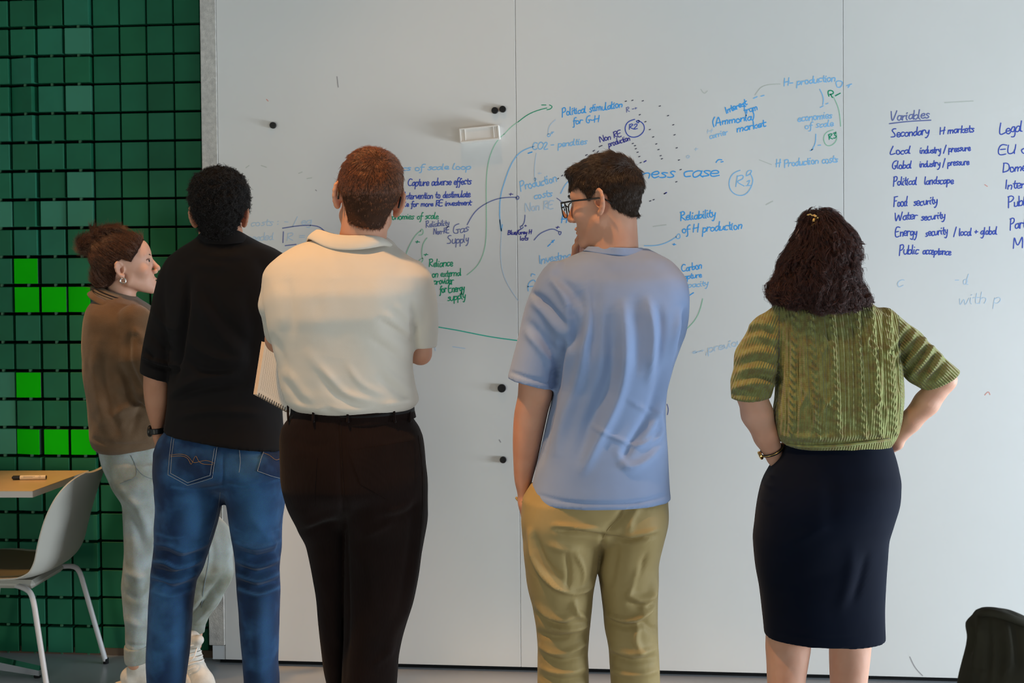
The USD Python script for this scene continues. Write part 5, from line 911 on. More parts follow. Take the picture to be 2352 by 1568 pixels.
    # sneakers
    def sneaker(heel, d, pitch, name='sneaker'):
        V = Vol((-.08, -.08, -.03), (.33, .08, .24), .0032)
        V.cone((.03, 0, .06), (.10, 0, .075), .036, .034, .01); V.cone((.06, 0, .085), (.07, 0, .125), .034, .034, .02); V.cone((.09, 0, .07), (.20, 0, .042), .036, .036, .02); V.cone((.20, 0, .04), (.245, 0, .038), .038, .03, .02); V.cone((.085, 0, .11), (.10, 0, .155), .024, .018, .01); V.plane((0, 0, .022), (0, 0, -1))
        up = V.mesh(4); W = Vol((-.08, -.09, -.03), (.34, .09, .08), .0035); W.cone((.03, 0, .02), (.12, 0, .02), .042, .044, 0); W.cone((.12, 0, .02), (.24, 0, .02), .044, .042, .02); W.cone((.0, 0, .03), (.03, 0, .025), .03, .036, .015); W.plane((0, 0, 0), (0, 0, -1)); W.plane((0, 0, .04), (0, 0, 1)); so = W.mesh(4)
        th = math.radians(pitch); toe = np.array([.22, 0, 0]); Ry = np.array([[math.cos(th), 0, math.sin(th)], [0, 1, 0], [-math.sin(th), 0, math.cos(th)]]); c, s_ = math.cos(d), math.sin(d); Rz = np.array([[c, -s_, 0], [s_, c, 0], [0, 0, 1]])
        go = lambda v: ((np.asarray(v) - toe) @ Ry.T + toe) @ Rz.T + heel
        sn = p.put('sneaker', trimesh.Trimesh(go(up.vertices), up.faces, process=False), m_shoe_white); obj('sole', trimesh.Trimesh(go(so.vertices), so.faces, process=False), m_sole, sn, smooth=True, world=False)
        for i in range(6):
            x = .10 + .014 * i; z = .118 - .0085 * i + (.02 if i == 0 else 0); obj('lace', tube(go(spline([(x - .012, -.036, z - .022), (x, -.02, z - .002), (x + .008, 0, z + .006 - .01 * (i > 3)), (x, .02, z - .002), (x - .012, .036, z - .022)], 14)), .0028, 6), m_sole, sn, smooth=True, world=False)
        obj('lace', tube(go(spline([(.11, 0, .125), (.125, -.02, .135), (.14, -.035, .12), (.135, -.045, .10)], 10)), .0024, 6), m_sole, sn, smooth=True, world=False)
    h0 = p.L(280, 1560, -.06); h0[2] = 0; sneaker(h0, math.radians(8), 0)
    h1 = p.L(432, 1540, .06); h1[2] = 0; h1[0] -= .09; sneaker(h1, math.radians(-38), 34)
    p.put('sock', tube([p.L(318, 1505, -.05), p.L(318, 1535, -.05)], .036, 14), m_black)
build_bun(E_)

# ================================================================ handwriting on the board
G = {'a': (9, '8,9 5,10 2,8 1,4 3,0 6,1 8,6;8,10 8,2 10,0'), 'b': (9, '1,20 1,0;1,6 5,10 8,7 7,2 4,0 1,2'), 'c': (8, '8,9 5,10 2,8 1,4 3,0 7,1'), 'd': (9, '8,8 5,10 2,8 1,4 3,0 6,1 8,6;8,20 8,2 10,0'), 'e': (8, '1,5 7,6 6,10 3,10 1,6 2,1 5,0 8,2'), 'f': (6, '7,19 5,20 3,17 3,0 2,-8 0,-8;0,10 7,10'),
 'g': (9, '8,9 5,10 2,8 1,4 3,1 6,2 8,6;8,10 8,-4 6,-9 2,-8'), 'h': (9, '1,20 1,0;1,6 4,10 7,9 7,0'), 'i': (4, '1,10 1,2 3,0;1,15 2,16'), 'k': (8, '1,20 1,0;7,10 1,4 7,0'), 'l': (4, '1,20 1,2 3,0'), 'm': (13, '1,10 1,0;1,6 4,10 6,8 6,0;6,6 9,10 11,8 11,0'), 'n': (9, '1,10 1,0;1,6 4,10 7,9 7,0'), 'o': (9, '5,10 2,9 1,5 3,0 6,0 8,5 6,9 4,10'),
 'p': (9, '1,10 1,-9;1,7 5,10 8,7 7,2 4,0 1,2'), 'r': (7, '1,10 1,0;1,6 4,10 7,9'), 's': (7, '7,9 4,10 2,8 5,5 6,2 3,0 1,1'), 't': (6, '3,17 3,2 5,0 7,1;0,10 7,11'), 'u': (9, '1,10 1,3 3,0 6,1 8,5;8,10 8,2 10,0'), 'v': (8, '1,10 4,0 8,10'), 'w': (12, '1,10 3,0 6,8 8,0 11,10'), 'x': (8, '1,10 7,0;7,10 1,0'), 'y': (8, '1,10 2,4 5,3 7,10;7,10 6,-3 3,-9 1,-8'), 'z': (8, '1,10 7,10 1,0 8,0'),
 'A': (13, '1,0 6,21 11,0;2,8 11,8'), 'B': (12, '1,20 1,0;1,20 8,19 8,13 2,11 9,9 9,2 1,0'), 'C': (12, '11,18 6,20 2,14 2,5 6,0 11,2'), 'D': (13, '2,20 2,0;1,20 8,19 12,12 10,3 2,0'), 'E': (10, '9,20 1,20 1,0 9,0;1,10 7,11'), 'F': (10, '1,20 1,-2;0,20 9,22;1,11 7,12'), 'G': (12, '10,21 4,19 1,10 3,1 8,0 9,7;6,8 12,8'), 'H': (11, '1,20 1,0;10,20 9,0;0,9 11,11'), 'I': (4, '1,20 2,0'), 'L': (11, '3,22 1,1 10,2'), 'M': (16, '1,0 2,19 7,5 12,19 14,0'), 'N': (13, '1,0 2,20 10,0 11,20'), 'P': (11, '2,20 2,-3;1,19 7,21 10,16 7,10 2,9'), 'R': (12, '2,20 2,0;1,19 8,20 9,14 3,10 11,0'), 'S': (12, '10,20 5,21 2,17 8,9 8,2 1,1'), 'U': (12, '1,20 1,4 4,0 8,2 10,20;10,8 11,0'), 'V': (12, '1,20 5,0 11,21'), 'W': (17, '1,20 5,0 9,14 12,0 16,21'),
 '1': (6, '1,15 4,20 4,0;1,0 7,0'), '2': (9, '1,16 4,20 8,16 1,0 9,0'), '3': (9, '1,19 7,19 4,12 8,6 4,0 1,2'), '+': (9, '1,8 8,8;4,12 4,4'), '-': (8, '1,8 7,8'), '/': (7, '6,22 1,-4'), '(': (5, '4,22 1,12 2,-3'), ')': (5, '1,22 4,12 2,-2'), '.': (4, '1,0 2,1'), ',': (4, '2,2 1,-4'), ':': (4, '1,2 2,3;1,9 2,10'), '=': (9, '1,6 8,6;1,11 8,11'), 'O': (13, '6,20 2,15 1,6 5,0 10,4 12,14 8,20 5,20'), '|': (4, '1,22 1,-6'), "'": (3, '1,20 1,16'), 'q': (9, '8,9 4,10 1,5 3,0 8,5;8,10 8,-9'), 'j': (4, '2,10 2,-6 0,-8;2,15 3,16')}
INK = {k: mat('ink_' + k, c, rough=0.5, spec=0.3) for k, c in {'blue': srgb(54, 80, 180), 'navy': srgb(56, 58, 148), 'sky': srgb(66, 166, 240), 'paleblue': srgb(134, 194, 240), 'faint': srgb(184, 208, 228), 'green': srgb(22, 156, 113), 'palegreen': srgb(150, 202, 174), 'slate': srgb(104, 116, 170), 'grey': srgb(160, 160, 162), 'teal': srgb(50, 184, 160), 'dot': srgb(72, 74, 92), 'smudge': srgb(196, 202, 196), 'red': srgb(220, 160, 150)}.items()}
rngw = np.random.default_rng(5)
def ribbon(lines, w):
    """Pen strokes (pixel polylines) laid on the face of the board as thin ink."""
    out, gs = [], []
    for l in lines:
        q = np.array([PW(x, y, 0.0) for x, y in l]); gs.append(LineString(q[:, [0, 2]]).buffer(w / 2, quad_segs=3))
    g = shapely.union_all(gs).simplify(w / 14)
    for s in getattr(g, 'geoms', [g]):
        m = trimesh.creation.extrude_polygon(s, 0.0003, engine='earcut'); v = np.array(m.vertices); out.append(trimesh.Trimesh(np.stack([v[:, 0], -v[:, 2] - 0.0001, v[:, 1]], 1), m.faces[:, ::-1], process=False))
    m = cat_(out)
    if m.volume < 0: m.invert()
    return m
def write(text, x0, y0, x1, y1, xh, ink, w=2.8, name='handwriting'):
    """A line of handwriting whose baseline runs from (x0, y0) to (x1, y1) in pixels; xh: x-height in pixels."""
    xh *= .84; adv = sum(G[c][0] if c in G else 7 for c in text); L = math.hypot(x1 - x0, y1 - y0); ux = L / adv; d = np.array([x1 - x0, y1 - y0]) / L; n = np.array([d[1], -d[0]]); pen = 0.0
    tint = {'navy': 'dark blue', 'sky': 'bright blue', 'paleblue': 'pale blue', 'faint': 'faint blue', 'palegreen': 'pale green', 'slate': 'grey blue'}.get(ink, ink)
    for word in text.split(' '):
        lines = []
        for c in word:
            a, sp = G[c]; jy = rngw.normal(0, .5); sc = 1 + rngw.normal(0, .05)
            for st in sp.split(';'):
                p = np.array([[float(k) for k in q.split(',')] for q in st.split()]); p = p + rngw.normal(0, .35, p.shape)
                s = spline(p, max(5, 5 * len(p))) if len(p) > 2 else p
                lines.append([(x0, y0) + d * (pen + u + .12 * v) * ux + n * (v * sc + jy) * xh / 10 for u, v in s])
            pen += a
        pen += 7
        if lines: obj('handwritten_word', ribbon(lines, w * .84 / 614), INK[ink], board, label='handwritten "%s" in %s ink' % (word, tint) if len(word) > 1 else None)
def draw(strokes, ink, w=2.6, name='marker_line'):
    sm = [spline(s, 8 * len(s)) if len(s) > 2 else np.array(s, float) for s in strokes]
    if len(sm) > 10: obj('marker_dots', ribbon(sm, w / 614), INK[ink], board, kind='stuff', label='dotted marker lines')
    else:
        for s in sm: obj(name, ribbon([s], w / 614), INK[ink], board)
W = write
W('costs : - / eg', 575, 519, 715, 514, 10, 'faint', 2.4); W('needed', 568, 553, 627, 550, 10, 'faint', 2.4); W('R =', 656, 553, 700, 550, 10, 'faint', 2.2)
draw([[(649, 524), (690, 518), (730, 520), (745, 530)], [(651, 532), (650, 557)], [(655, 564), (680, 561)]], 'slate', 2.4)
W('Economics of scale loop', 838, 394, 1082, 388, 8, 'paleblue', 2.6)
W('Capture adverse effects', 936, 427, 1082, 423, 9.5, 'blue', 2.7); W('. Intervention to destimulate', 920, 458, 1080, 452, 9, 'blue', 2.6); W('. Re for more RE investment', 915, 475, 1082, 471, 7.5, 'blue', 2.6)
W('Economies of scale', 884, 504, 1007, 502, 8.5, 'green', 2.4); W('Reliability', 977, 522, 1032, 517, 8, 'slate', 2.3); W('Non-RE', 996, 538, 1032, 535, 7.5, 'slate', 2.3)
W('Gas', 1040, 536, 1076, 532, 11, 'slate', 2.4); W('Supply', 1026, 560, 1077, 556, 11, 'slate', 2.4)
W('Reliance', 984, 613, 1040, 611, 10, 'green', 2.7); W('on external', 992, 637, 1060, 632, 9, 'green', 2.5); W('provider', 996, 653, 1042, 650, 9, 'green', 2.6); W('for Energy', 1010, 672, 1067, 668, 10, 'green', 2.9); W('supply', 1028, 691, 1070, 685, 10, 'green', 2.7)
draw([[(931, 588), (940, 565), (955, 540), (966, 530)], [(966, 531), (969, 526), (972, 530), (970, 538), (962, 540)], [(981, 546), (972, 560), (969, 580), (970, 593)], [(970, 593), (963, 598), (963, 604), (970, 600), (972, 593)]], 'palegreen', 2.2)
W('+', 953, 560, 964, 560, 8, 'green', 2.4); W('+', 972, 590, 983, 590, 8, 'green', 2.2)
draw([[(1073, 516), (1090, 488), (1115, 468), (1150, 455), (1186, 453)], [(1186, 453), (1189, 450), (1192, 454), (1188, 458), (1185, 454)]], 'slate', 2.3); W('+', 1167, 452, 1178, 452, 8, 'navy', 2)
draw([[(1073, 631), (1096, 610), (1112, 575), (1117, 530), (1117, 470), (1117, 420), (1125, 360), (1145, 320), (1158, 308)], [(1158, 308), (1176, 290), (1190, 280)]], 'palegreen', 2.0)
draw([[(1190, 280), (1215, 262), (1240, 252), (1256, 248)], [(1244, 241), (1254, 241)], [(1256, 252), (1264, 250), (1268, 245), (1262, 241)]], 'green', 2.0)
draw([[(1152, 530), (1148, 500), (1150, 450), (1158, 420), (1172, 382), (1195, 350), (1227, 336)], [(1148, 505), (1151, 530), (1154, 516)]], 'paleblue', 2.6); draw([[(1213, 352), (1222, 349)]], 'sky', 2.6)
draw([[(1152, 531), (1150, 590), (1160, 640), (1190, 690)]], 'faint', 1.6)
draw([[(1008, 751), (1060, 760), (1120, 772), (1190, 782)]], 'teal', 2.6); draw([[(985, 798), (996, 795), (1000, 805)], [(1040, 796), (1068, 800)]], 'faint', 2.0)
W('CO2 - penalties', 1222, 345, 1348, 330, 9, 'paleblue', 2.6); W('Political stimulation', 1290, 266, 1430, 246, 10, 'sky', 2.8); W('for G-H', 1316, 286, 1376, 280, 9.5, 'sky', 2.6); draw([[(1259, 308), (1262, 290), (1276, 275)]], 'faint', 1.8); W('o+', 1257, 315, 1274, 307, 7, 'paleblue', 2.2)
W('R -+', 1438, 258, 1464, 252, 6, 'slate', 2.0); draw([[(1458, 274), (1442, 281), (1436, 296), (1443, 311), (1458, 315), (1473, 308), (1480, 295), (1476, 283), (1466, 277)], [(1462, 278), (1468, 277), (1466, 282), (1462, 279)]], 'blue', 2.2); W('R2', 1444, 298, 1464, 295, 6.5, 'blue', 2.4)
W('Non RE', 1378, 327, 1428, 312, 8, 'navy', 2.4); W('production', 1398, 337, 1448, 322, 8, 'navy', 2.4)
draw([[(1281, 411), (1283, 409)], [(1290, 404), (1293, 402)], [(1300, 396), (1302, 394)], [(1345, 357), (1349, 355)], [(1362, 347), (1366, 345)], [(1372, 349), (1375, 347)], [(1376, 337), (1383, 334)], [(1322, 380), (1325, 378)]] + [[(x, y), (x + 3, y - 1)] for x, y in ((1436, 233), (1451, 231), (1475, 232), (1514, 244), (1533, 266), (1468, 264), (1481, 280), (1491, 298), (1545, 287), (1499, 315), (1506, 331), (1511, 344), (1516, 358), (1519, 365), (1548, 310), (1553, 340), (1558, 368), (1562, 390), (1452, 330), (1457, 335), (1459, 342), (1463, 350), (1467, 360), (1470, 374), (1552, 418), (1525, 445), (1500, 459), (1492, 462))], 'dot', 2.2)
draw([[(1479, 372), (1484, 369)], [(1526, 445), (1531, 442)]], 'navy', 2.6)
W('Production', 1195, 438, 1280, 416, 11, 'paleblue', 2.7); W('costs', 1226, 457, 1268, 450, 10, 'paleblue', 2.6); W('Non RE', 1206, 486, 1272, 478, 11, 'faint', 2.6); draw([[(1228, 410), (1228, 380), (1232, 352)]], 'faint', 1.8); W('o', 1225, 414, 1233, 413, 6, 'faint', 2); W('+', 1234, 402, 1243, 402, 6, 'faint', 2)
draw([[(1206, 494), (1204, 510), (1199, 519)], [(1199, 518), (1195, 521), (1198, 525), (1202, 521)]], 'slate', 2.2); W('+', 1203, 522, 1210, 522, 5, 'navy', 1.8); W('Blue/Grey H', 1166, 539, 1221, 537, 6, 'navy', 2.4); W('lots', 1194, 552, 1213, 551, 6, 'navy', 2.2)
draw([[(1227, 551), (1240, 537), (1256, 529), (1270, 526), (1284, 532)], [(1284, 532), (1289, 533), (1286, 539), (1283, 534)]], 'slate', 2.3); W('+', 1276, 527, 1285, 527, 7, 'navy', 2.2)
W('H', 1288, 513, 1304, 513, 11, 'sky', 2.6); W('-+', 1259, 571, 1277, 555, 7, 'sky', 2.6); W('Investment', 1238, 605, 1330, 592, 11, 'paleblue', 2.6); draw([[(1220, 634), (1222, 629), (1229, 631)], [(1213, 668), (1215, 650), (1226, 643), (1232, 652)], [(1212, 658), (1226, 657)]], 'paleblue', 2.4)
draw([[(1288, 444), (1298, 425), (1310, 412)]], 'paleblue', 2.2); draw([[(1279, 455), (1288, 462), (1296, 474)]], 'slate', 1.8)
W('business case', 1395, 412, 1650, 404, 16, 'sky', 3.2, 'handwriting'); draw([[(1645, 373), (1650, 367), (1658, 367)], [(1656, 372), (1661, 371)]], 'sky', 2.4); W('o', 1576, 364, 1585, 362, 7, 'faint', 2.2); W('+', 1594, 348, 1603, 347, 7, 'faint', 2.2)
draw([[(1700, 391), (1684, 399), (1675, 417), (1679, 437), (1694, 448), (1712, 446), (1725, 430), (1729, 412), (1724, 400)], [(1714, 402), (1718, 393), (1726, 392), (1722, 400), (1714, 404)]], 'paleblue', 2.2); W('R', 1688, 429, 1710, 427, 14, 'paleblue', 2.6); W('1', 1711, 426, 1722, 425, 7, 'paleblue', 2.4)
W('Interest', 1668, 261, 1716, 241, 9, 'sky', 3.0); W('from', 1710, 262, 1741, 252, 9, 'sky', 2.6); W('(Ammonia)', 1637, 290, 1733, 274, 10, 'sky', 3.0); W('H', 1624, 306, 1636, 304, 5, 'faint', 2.2); W('carrier', 1630, 319, 1672, 308, 8, 'paleblue', 2.4); W('market', 1692, 304, 1758, 290, 10, 'sky', 3.0)
draw([[(1735, 218), (1750, 200), (1772, 194), (1792, 193)], [(1610, 205), (1618, 214), (1625, 209)]], 'smudge', 1.8); draw([[(1731, 226), (1739, 222)], [(1748, 221), (1755, 219)]], 'paleblue', 2.6)
W('H- production', 1800, 198, 1920, 186, 10, 'paleblue', 2.8); draw([[(1922, 198), (1921, 188), (1930, 186), (1935, 190), (1930, 200), (1923, 200)], [(1945, 197), (1956, 193)], [(1948, 201), (1951, 197)]], 'paleblue', 2.4)
draw([[(1904, 221), (1903, 209), (1912, 209), (1914, 214), (1906, 217)], [(1919, 220), (1930, 214)], [(1908, 217), (1912, 224)]], 'green', 2.6); draw([[(1914, 222), (1926, 250), (1931, 290)]], 'palegreen', 1.8); draw([[(1883, 205), (1891, 225), (1890, 240)], [(1884, 247), (1891, 243)], [(1897, 239), (1902, 237)]], 'paleblue', 2.2)
W('economies', 1832, 279, 1911, 271, 10, 'paleblue', 2.6); W('of scale', 1848, 296, 1915, 289, 8.5, 'paleblue', 2.4); draw([[(1914, 298), (1898, 305), (1892, 320), (1900, 334), (1914, 331), (1922, 318), (1920, 302)]], 'palegreen', 2.0); W('R3', 1903, 321, 1922, 316, 7, 'green', 2.6); draw([[(1874, 308), (1872, 330), (1864, 345)], [(1879, 334), (1885, 333)], [(1861, 346), (1868, 342)]], 'paleblue', 2.2)
W('H Production costs', 1782, 384, 1924, 372, 10, 'paleblue', 2.6); draw([[(1744, 367), (1772, 378)]], 'smudge', 1.8)
W('Reliability', 1562, 508, 1644, 497, 11, 'sky', 3.0); W('of H production', 1566, 536, 1705, 525, 11, 'sky', 2.8); draw([[(1480, 564), (1510, 563), (1535, 555), (1553, 544)], [(1553, 543), (1560, 537), (1562, 545), (1556, 548), (1553, 543)]], 'paleblue', 2.2); W('+', 1543, 566, 1553, 566, 7, 'sky', 2.4)
W('Carbon', 1565, 624, 1613, 616, 10, 'sky', 2.6); W('Capture', 1560, 643, 1612, 636, 8, 'sky', 2.4); W('capacity', 1562, 663, 1627, 655, 8, 'paleblue', 2.2); draw([[(1582, 679), (1593, 672)]], 'sky', 2.4); draw([[(1614, 686), (1606, 716), (1592, 740), (1575, 757)]], 'palegreen', 2.0)
W('- ,previous', 1598, 817, 1718, 788, 11, 'faint', 2.6); W('e +', 1590, 812, 1618, 808, 6, 'faint', 2.0)
W('Variables', 2044, 278, 2134, 271, 12, 'slate', 2.9); draw([[(2043, 284), (2085, 279), (2138, 276)]], 'slate', 2.6)
for t_, x0, y0, x1, y1, k in (('Secondary', 2046, 316, 2134, 308, 11), ('H markets', 2158, 308, 2237, 303, 10), ('Local', 2045, 354, 2091, 353, 10), ('industry / pressure', 2113, 353, 2229, 346, 9), ('Global', 2048, 387, 2094, 386, 10), ('industry / pressure', 2112, 384, 2226, 378, 9), ('Political', 2050, 425, 2106, 424, 11), ('landscape', 2123, 424, 2190, 421, 10), ('Food', 2052, 473, 2083, 473, 12), ('security', 2098, 472, 2153, 468, 11), ('Water', 2053, 507, 2107, 502, 11), ('security', 2115, 506, 2171, 501, 10), ('Energy', 2057, 543, 2106, 541, 12), ('security', 2125, 542, 2177, 537, 11), ('/ local + global', 2190, 541, 2290, 538, 10), ('Public', 2064, 584, 2110, 583, 12), ('acceptance', 2119, 583, 2184, 585, 10),
                          ('Legal', 2296, 309, 2349, 301, 14), ('EU and', 2295, 354, 2390, 350, 12), ('Domestic', 2302, 396, 2390, 390, 12), ('Internal', 2308, 434, 2385, 430, 12), ('Public', 2314, 475, 2370, 470, 13), ('Partners', 2318, 526, 2392, 520, 14), ('M', 2326, 570, 2352, 568, 15)): W(t_, x0, y0, x1, y1, k, 'blue', 2.9)
W('c', 2060, 658, 2076, 656, 16, 'faint', 2.4); W('- d', 2192, 652, 2222, 652, 13, 'faint', 2.2); W('with p', 2200, 700, 2300, 696, 16, 'faint', 1.8)
draw([[(774, 176), (777, 200)], [(725, 436), (727, 438)], [(1150, 1015), (1147, 1010)], [(2090, 1508), (2102, 1532), (2119, 1551)]], 'grey', 2.2); draw([[(2262, 907), (2270, 900), (2274, 906)], [(612, 228), (616, 232)], [(2262, 424), (2268, 428)]], 'red', 2.0); draw([[(1760, 470), (1775, 462)], [(1500, 520), (1530, 516)], [(600, 380), (612, 384)], [(565, 385), (572, 380)], [(686, 398), (694, 395)], [(2170, 236), (2235, 232)], [(705, 410), (716, 408)]], 'smudge', 2.4)
draw([[(1532, 928), (1535, 940), (1533, 952)]], 'slate', 2.0)

# ---- round magnets and the eraser
m_magnet = mat('magnet_black', (0.006, 0.006, 0.007), rough=0.45)
for x, y, lab in ((628, 288, 'small round black magnet alone at the upper left of the whiteboard'), (1137, 254, 'left one of the two round black magnets touching above the white eraser'), (1155, 251, 'right one of the two round black magnets touching above the white eraser'), (1153, 891, 'round black magnet beside the blue tee sleeve, higher of the two low ones'), (1156, 1055, 'round black magnet beside the hand in the pocket, lowest on the board')):
    r = 0.0155 if y == 891 else .0125
    m = lathe([(0, 0), (r * .92, 0), (r, .002), (r, .010), (r * .9, .0125), (0, .013)], 40); m.apply_transform(trimesh.transformations.rotation_matrix(math.pi / 2, [1, 0, 0])); c = PW(x, y, -.0003); m.apply_translation(c)
    t = thing('magnet', lab, 'magnet', c); obj('disc', m, m_magnet, t, smooth=35)
m_erase = mat('eraser_white', (0.80, 0.77, 0.72), rough=0.45)
c = PW(1104, 309, 0); T = trimesh.transformations.rotation_matrix(math.radians(4.6), [0, 1, 0]); T = trimesh.transformations.rotation_matrix(math.radians(-4.6), [0, 1, 0]); T[:3, 3] = c
def er(lo, hi, b=.001): m = box(lo, hi, b); m.apply_transform(T); return m
t = thing('eraser', 'white magnetic eraser holder stuck on the whiteboard under two magnets', 'eraser', c)
w, h = .074, .0265
obj('body', er((-w, -.036, -h), (w, -.0006, h), .002), m_erase, t)
for lo, hi in (((-w, -.041, h - .005), (w, -.036, h)), ((-w, -.041, -h), (w, -.036, -h + .005)), ((-w, -.041, -h + .005), (-w + .005, -.036, h - .005)), ((w - .005, -.041, -h + .005), (w, -.036, h - .005)), ((-w + .019, -.040, -h + .005), (-w + .022, -.036, h - .005)), ((w - .022, -.040, -h + .005), (w - .019, -.036, h - .005))): obj('rim', er(lo, hi, .0006), m_erase, t)
obj('felt_pad', er((-w + .004, -.0006, -h + .003), (w - .004, -.0001, h - .003), 0), m_felt, t)

# ================================================================ table, marker, chairs, coat, notebook
m_top = mat('table_laminate', srgb(206, 178, 132), rough=0.4, spec=0.4, noise=(8, srgb(198, 168, 122)))
m_edge = mat('table_edge', srgb(184, 186, 186), rough=0.45)
zt = 0.74
def onz(px, py, z): r = FWD + (px - PPX) / F * RIGHT - (py - PPY) / F * UP; return CAM + (z - CAM[2]) / r[2] * r
q0, q1 = onz(75, 1127, zt), onz(205, 1080, zt); d1 = q1 - q0; d1[2] = 0
e0 = onz(0, 1127, zt) - q0; e0[2] = 0; e0 /= np.linalg.norm(e0); e1 = onz(0, 1080.5, zt) - q1; e1[2] = 0; e1 /= np.linalg.norm(e1)
pl = np.array([q0, q1, q1 + e1 * 1.3, q0 + e0 * 1.25])[:, :2]
t = thing('table', 'pale wood topped table with its corner at the left edge of the picture', 'table', (q0[0] - .6, (q0[1] + q1[1]) / 2, 0))
g = Polygon(pl).buffer(-.004).buffer(.004)
tm = trimesh.creation.extrude_polygon(g, .002, engine='earcut'); tm.apply_translation((0, 0, zt - .002)); obj('tabletop', tm, m_top, t)
tm = trimesh.creation.extrude_polygon(g, .022, engine='earcut'); tm.apply_translation((0, 0, zt - .0242)); obj('edge_band', tm, m_edge, t, label='white edge of the table top')
f0 = onz(97, 1556, 0); cc = f0 + np.array([-.42, .05, 0]); dd = (cc - f0) / np.linalg.norm(cc - f0); fl = np.linalg.norm(cc - f0)
col = tube([cc + (0, 0, .06), cc + (0, 0, zt - .024)], .035, 24); obj('column', col, m_chrome, t, smooth=35)
for k in range(4):
    a = k * math.pi / 2; c, s_ = math.cos(a), math.sin(a); v = np.array([-dd[0] * c + dd[1] * s_, -dd[0] * s_ - dd[1] * c, 0]); L = fl if k % 2 == 0 else .19; n = np.array([-v[1], v[0], 0])
    pts = [cc + v * u + n * w_ + np.array([0, 0, z]) for u, w_, z in ((0, .03, .045), (0, -.03, .045), (0, .03, .09), (0, -.03, .09), (L, .022, .014), (L, -.022, .014), (L, .022, .034), (L, -.022, .034))]
    obj('foot', trimesh.convex.convex_hull(np.array(pts)), m_chrome, t)
    gl = lathe([(0, 0), (.012, 0), (.014, .004), (.012, .014), (0, .014)], 20); gl.apply_translation(cc + v * (L - .02)); obj('glide', gl, m_black, t, smooth=35)
m_ivory = mat('marker_barrel', srgb(232, 214, 180), rough=0.4); m_dark = mat('marker_dark', (0.008, 0.008, 0.009), rough=0.4); m_print = mat('marker_print', srgb(120, 104, 92), rough=0.6)
a, b = onz(28, 1102, zt), onz(107, 1101, zt); ax = (b - a) / np.linalg.norm(b - a); L = np.linalg.norm(b - a); rad = .0085; o = a + (0, 0, rad + .0003)
t = thing('marker', 'whiteboard marker pen with black cap lying on the table', 'marker pen', (a + b) / 2 + (0, 0, 0))
def along(prof):
    m = lathe(prof, 28); R = np.eye(4); R[:3, 2] = ax; R[:3, 0] = np.cross([0, 0, 1.0], ax); R[:3, 1] = np.cross(ax, R[:3, 0]); R[:3, 3] = o; m.apply_transform(R); return m
obj('cap', along([(0, 0), (.0045, 0), (.0055, .003), (.0078, .004), (.0082, L * .24), (0, L * .24)]), m_dark, t, smooth=35)
obj('barrel', along([(0, L * .24), (rad, L * .24), (rad, L * .975), (.0078, L * .985), (0, L * .985)]), m_ivory, t, smooth=35)
obj('end_plug', along([(0, L * .985), (.0062, L * .985), (.0062, L), (0, L)]), m_dark, t, smooth=35)
pv = np.cross(ax, [0, 0, 1.0]); pv = pv if pv[1] < 0 else -pv
for k, (u0, u1) in enumerate(((.34, .68), (.34, .62))):
    th = math.radians(38 - 22 * k); n = pv * math.cos(th) + np.array([0, 0, math.sin(th)]); m = tube([o + ax * L * u0 + n * rad, o + ax * L * u1 + n * rad], .0005, 5); obj('print_line', m, m_print, t)
th = math.radians(25); n = pv * math.cos(th) + np.array([0, 0, math.sin(th)]); u = np.cross(ax, n); obj('print_mark', tube([o + ax * L * .82 + n * rad + ax * .0035 * math.cos(w_) + u * .0035 * math.sin(w_) for w_ in np.linspace(0, 2 * np.pi, 20)], .0004, 5, False), m_print, t)

